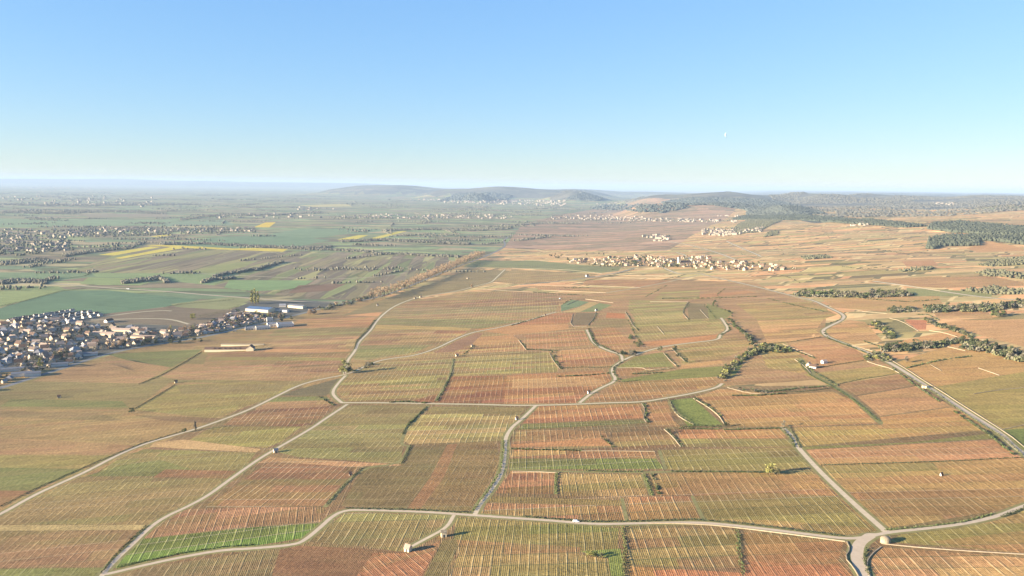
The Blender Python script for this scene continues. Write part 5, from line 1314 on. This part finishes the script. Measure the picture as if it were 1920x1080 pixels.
undergrowth('bank_scrub', [(P_, .5, max(8, int(sum(math.dist(u_, v_) for u_, v_ in zip(P_[:-1], P_[1:]))*.8)), 1.0 if P_[0][1] > 790 else 1.35) for P_ in [
 [(1292,568),(1281,585),(1292,600)],[(1175,586),(1184,600),(1190,612),(1197,620)],[(1120,586),(1116,598),(1105,611)],[(1247,662),(1259,676),(1271,687)],[(1261,652),(1273,664),(1287,679)],[(1033,662),(1041,678),(1053,692)],
 [(975,638),(983,648),(989,656)],[(1206,757),(1213,768),(1209,784),(1215,792)],[(1303,747),(1333,765),(1351,780)],[(1248,805),(1265,820),(1279,838)],[(1103,618),(1115,642),(1143,656),(1163,664)],[(1170,676),(1152,688),(1150,698),(1160,712)],
 [(1352,628),(1370,618),(1361,604)],[(1370,600),(1380,610),(1392,622),(1410,640)],[(1052,575),(1058,568),(1070,562)],[(960,610),(1022,592)],[(1178,600),(1190,625),(1200,645)],[(1204,646),(1196,632)],[(990,655),(1045,658)],[(1045,706),(1100,704),(1140,700)],
 [(1110,625),(1118,645)],[(1187,702),(1240,699)],[(1320,570),(1342,597)],[(1236,531),(1246,524),(1280,516)],[(1360,540),(1345,552),(1350,560)],[(1210,556),(1240,541),(1248,536)],[(1240,560),(1330,559),(1420,556)],[(1440,560),(1500,575),(1550,585)],
 [(1445,645),(1500,662),(1528,672)],[(1500,676),(1530,700),(1570,724)],[(1375,742),(1420,742),(1470,738)],[(1440,735),(1500,728),(1560,724)],[(1555,606),(1575,600)],[(1545,622),(1552,634),(1600,652),(1640,668)],[(1672,690),(1712,720),(1760,752)],[(1790,772),(1850,812),(1900,852)],
 [(1620,560),(1700,566),(1760,562)],[(1620,640),(1650,650),(1690,640)],[(1760,600),(1740,590),(1720,590)],[(1700,690),(1760,676),(1820,668)],[(1470,806),(1486,826),(1490,838)],[(1275,803),(1370,806),(1470,803)],[(1128,818),(1150,838)],[(960,842),(1090,845)],[(1260,884),(1440,886)],
 [(1224,890),(1236,926)],[(800,764),(764,798)],[(820,752),(832,732),(846,700)],[(600,745),(626,760)],[(730,755),(760,753),(800,756)],[(668,640),(694,612),(705,598)],[(890,648),(870,664)],[(1146,506),(1180,500)],[(1060,540),(1110,540)],[(1440,510),(1480,520),(1500,530)],[(1000,548),(1060,552),(1100,554)],[(1380,470),(1400,480),(1420,484)],[(1450,450),(1462,462),(1470,478)],[(1540,430),(1556,446),(1560,460)],[(1620,452),(1640,456),(1660,450)],[(1660,470),(1700,476),(1740,470)],[(1580,500),(1620,505),(1660,500)]]], [FOL['olive'], FOL['dark'], FOL['green']])

# ------------------------------------------------------------------ the moon: a crescent-lit sliver, far beyond the haze
mv = ray(np.array([1363.0]), np.array([253.0]))[0]; D = 60000.0; V = []; Fc = []; n = 16; r_ = 4.6/FPX*D
for k in range(n+1):
    a = -math.pi/2+math.pi*k/n; z = math.sin(a)*r_; xo = -math.cos(a)*r_*.9; xi = -math.cos(a)*r_*.35
    for x, d in ((xo, 0), ((xo+xi)/2, -r_*.4), (xi, 0), ((xo+xi)/2, r_*.4)): V.append((x, d, z))
for k in range(n):
    for j in range(4): Fc.append((4*k+j, 4*k+(j+1) % 4, 4*k+4+(j+1) % 4, 4*k+4+j))
o = link('moon', mesh('moon', V, Fc, simple('moon_rock', (.21, .30, .38), .06, .001)), None, (mv[0]*D, mv[1]*D, H_CAM+mv[2]*D))
tag(o, 'faint pale crescent moon low in the blue sky on the right', 'moon')
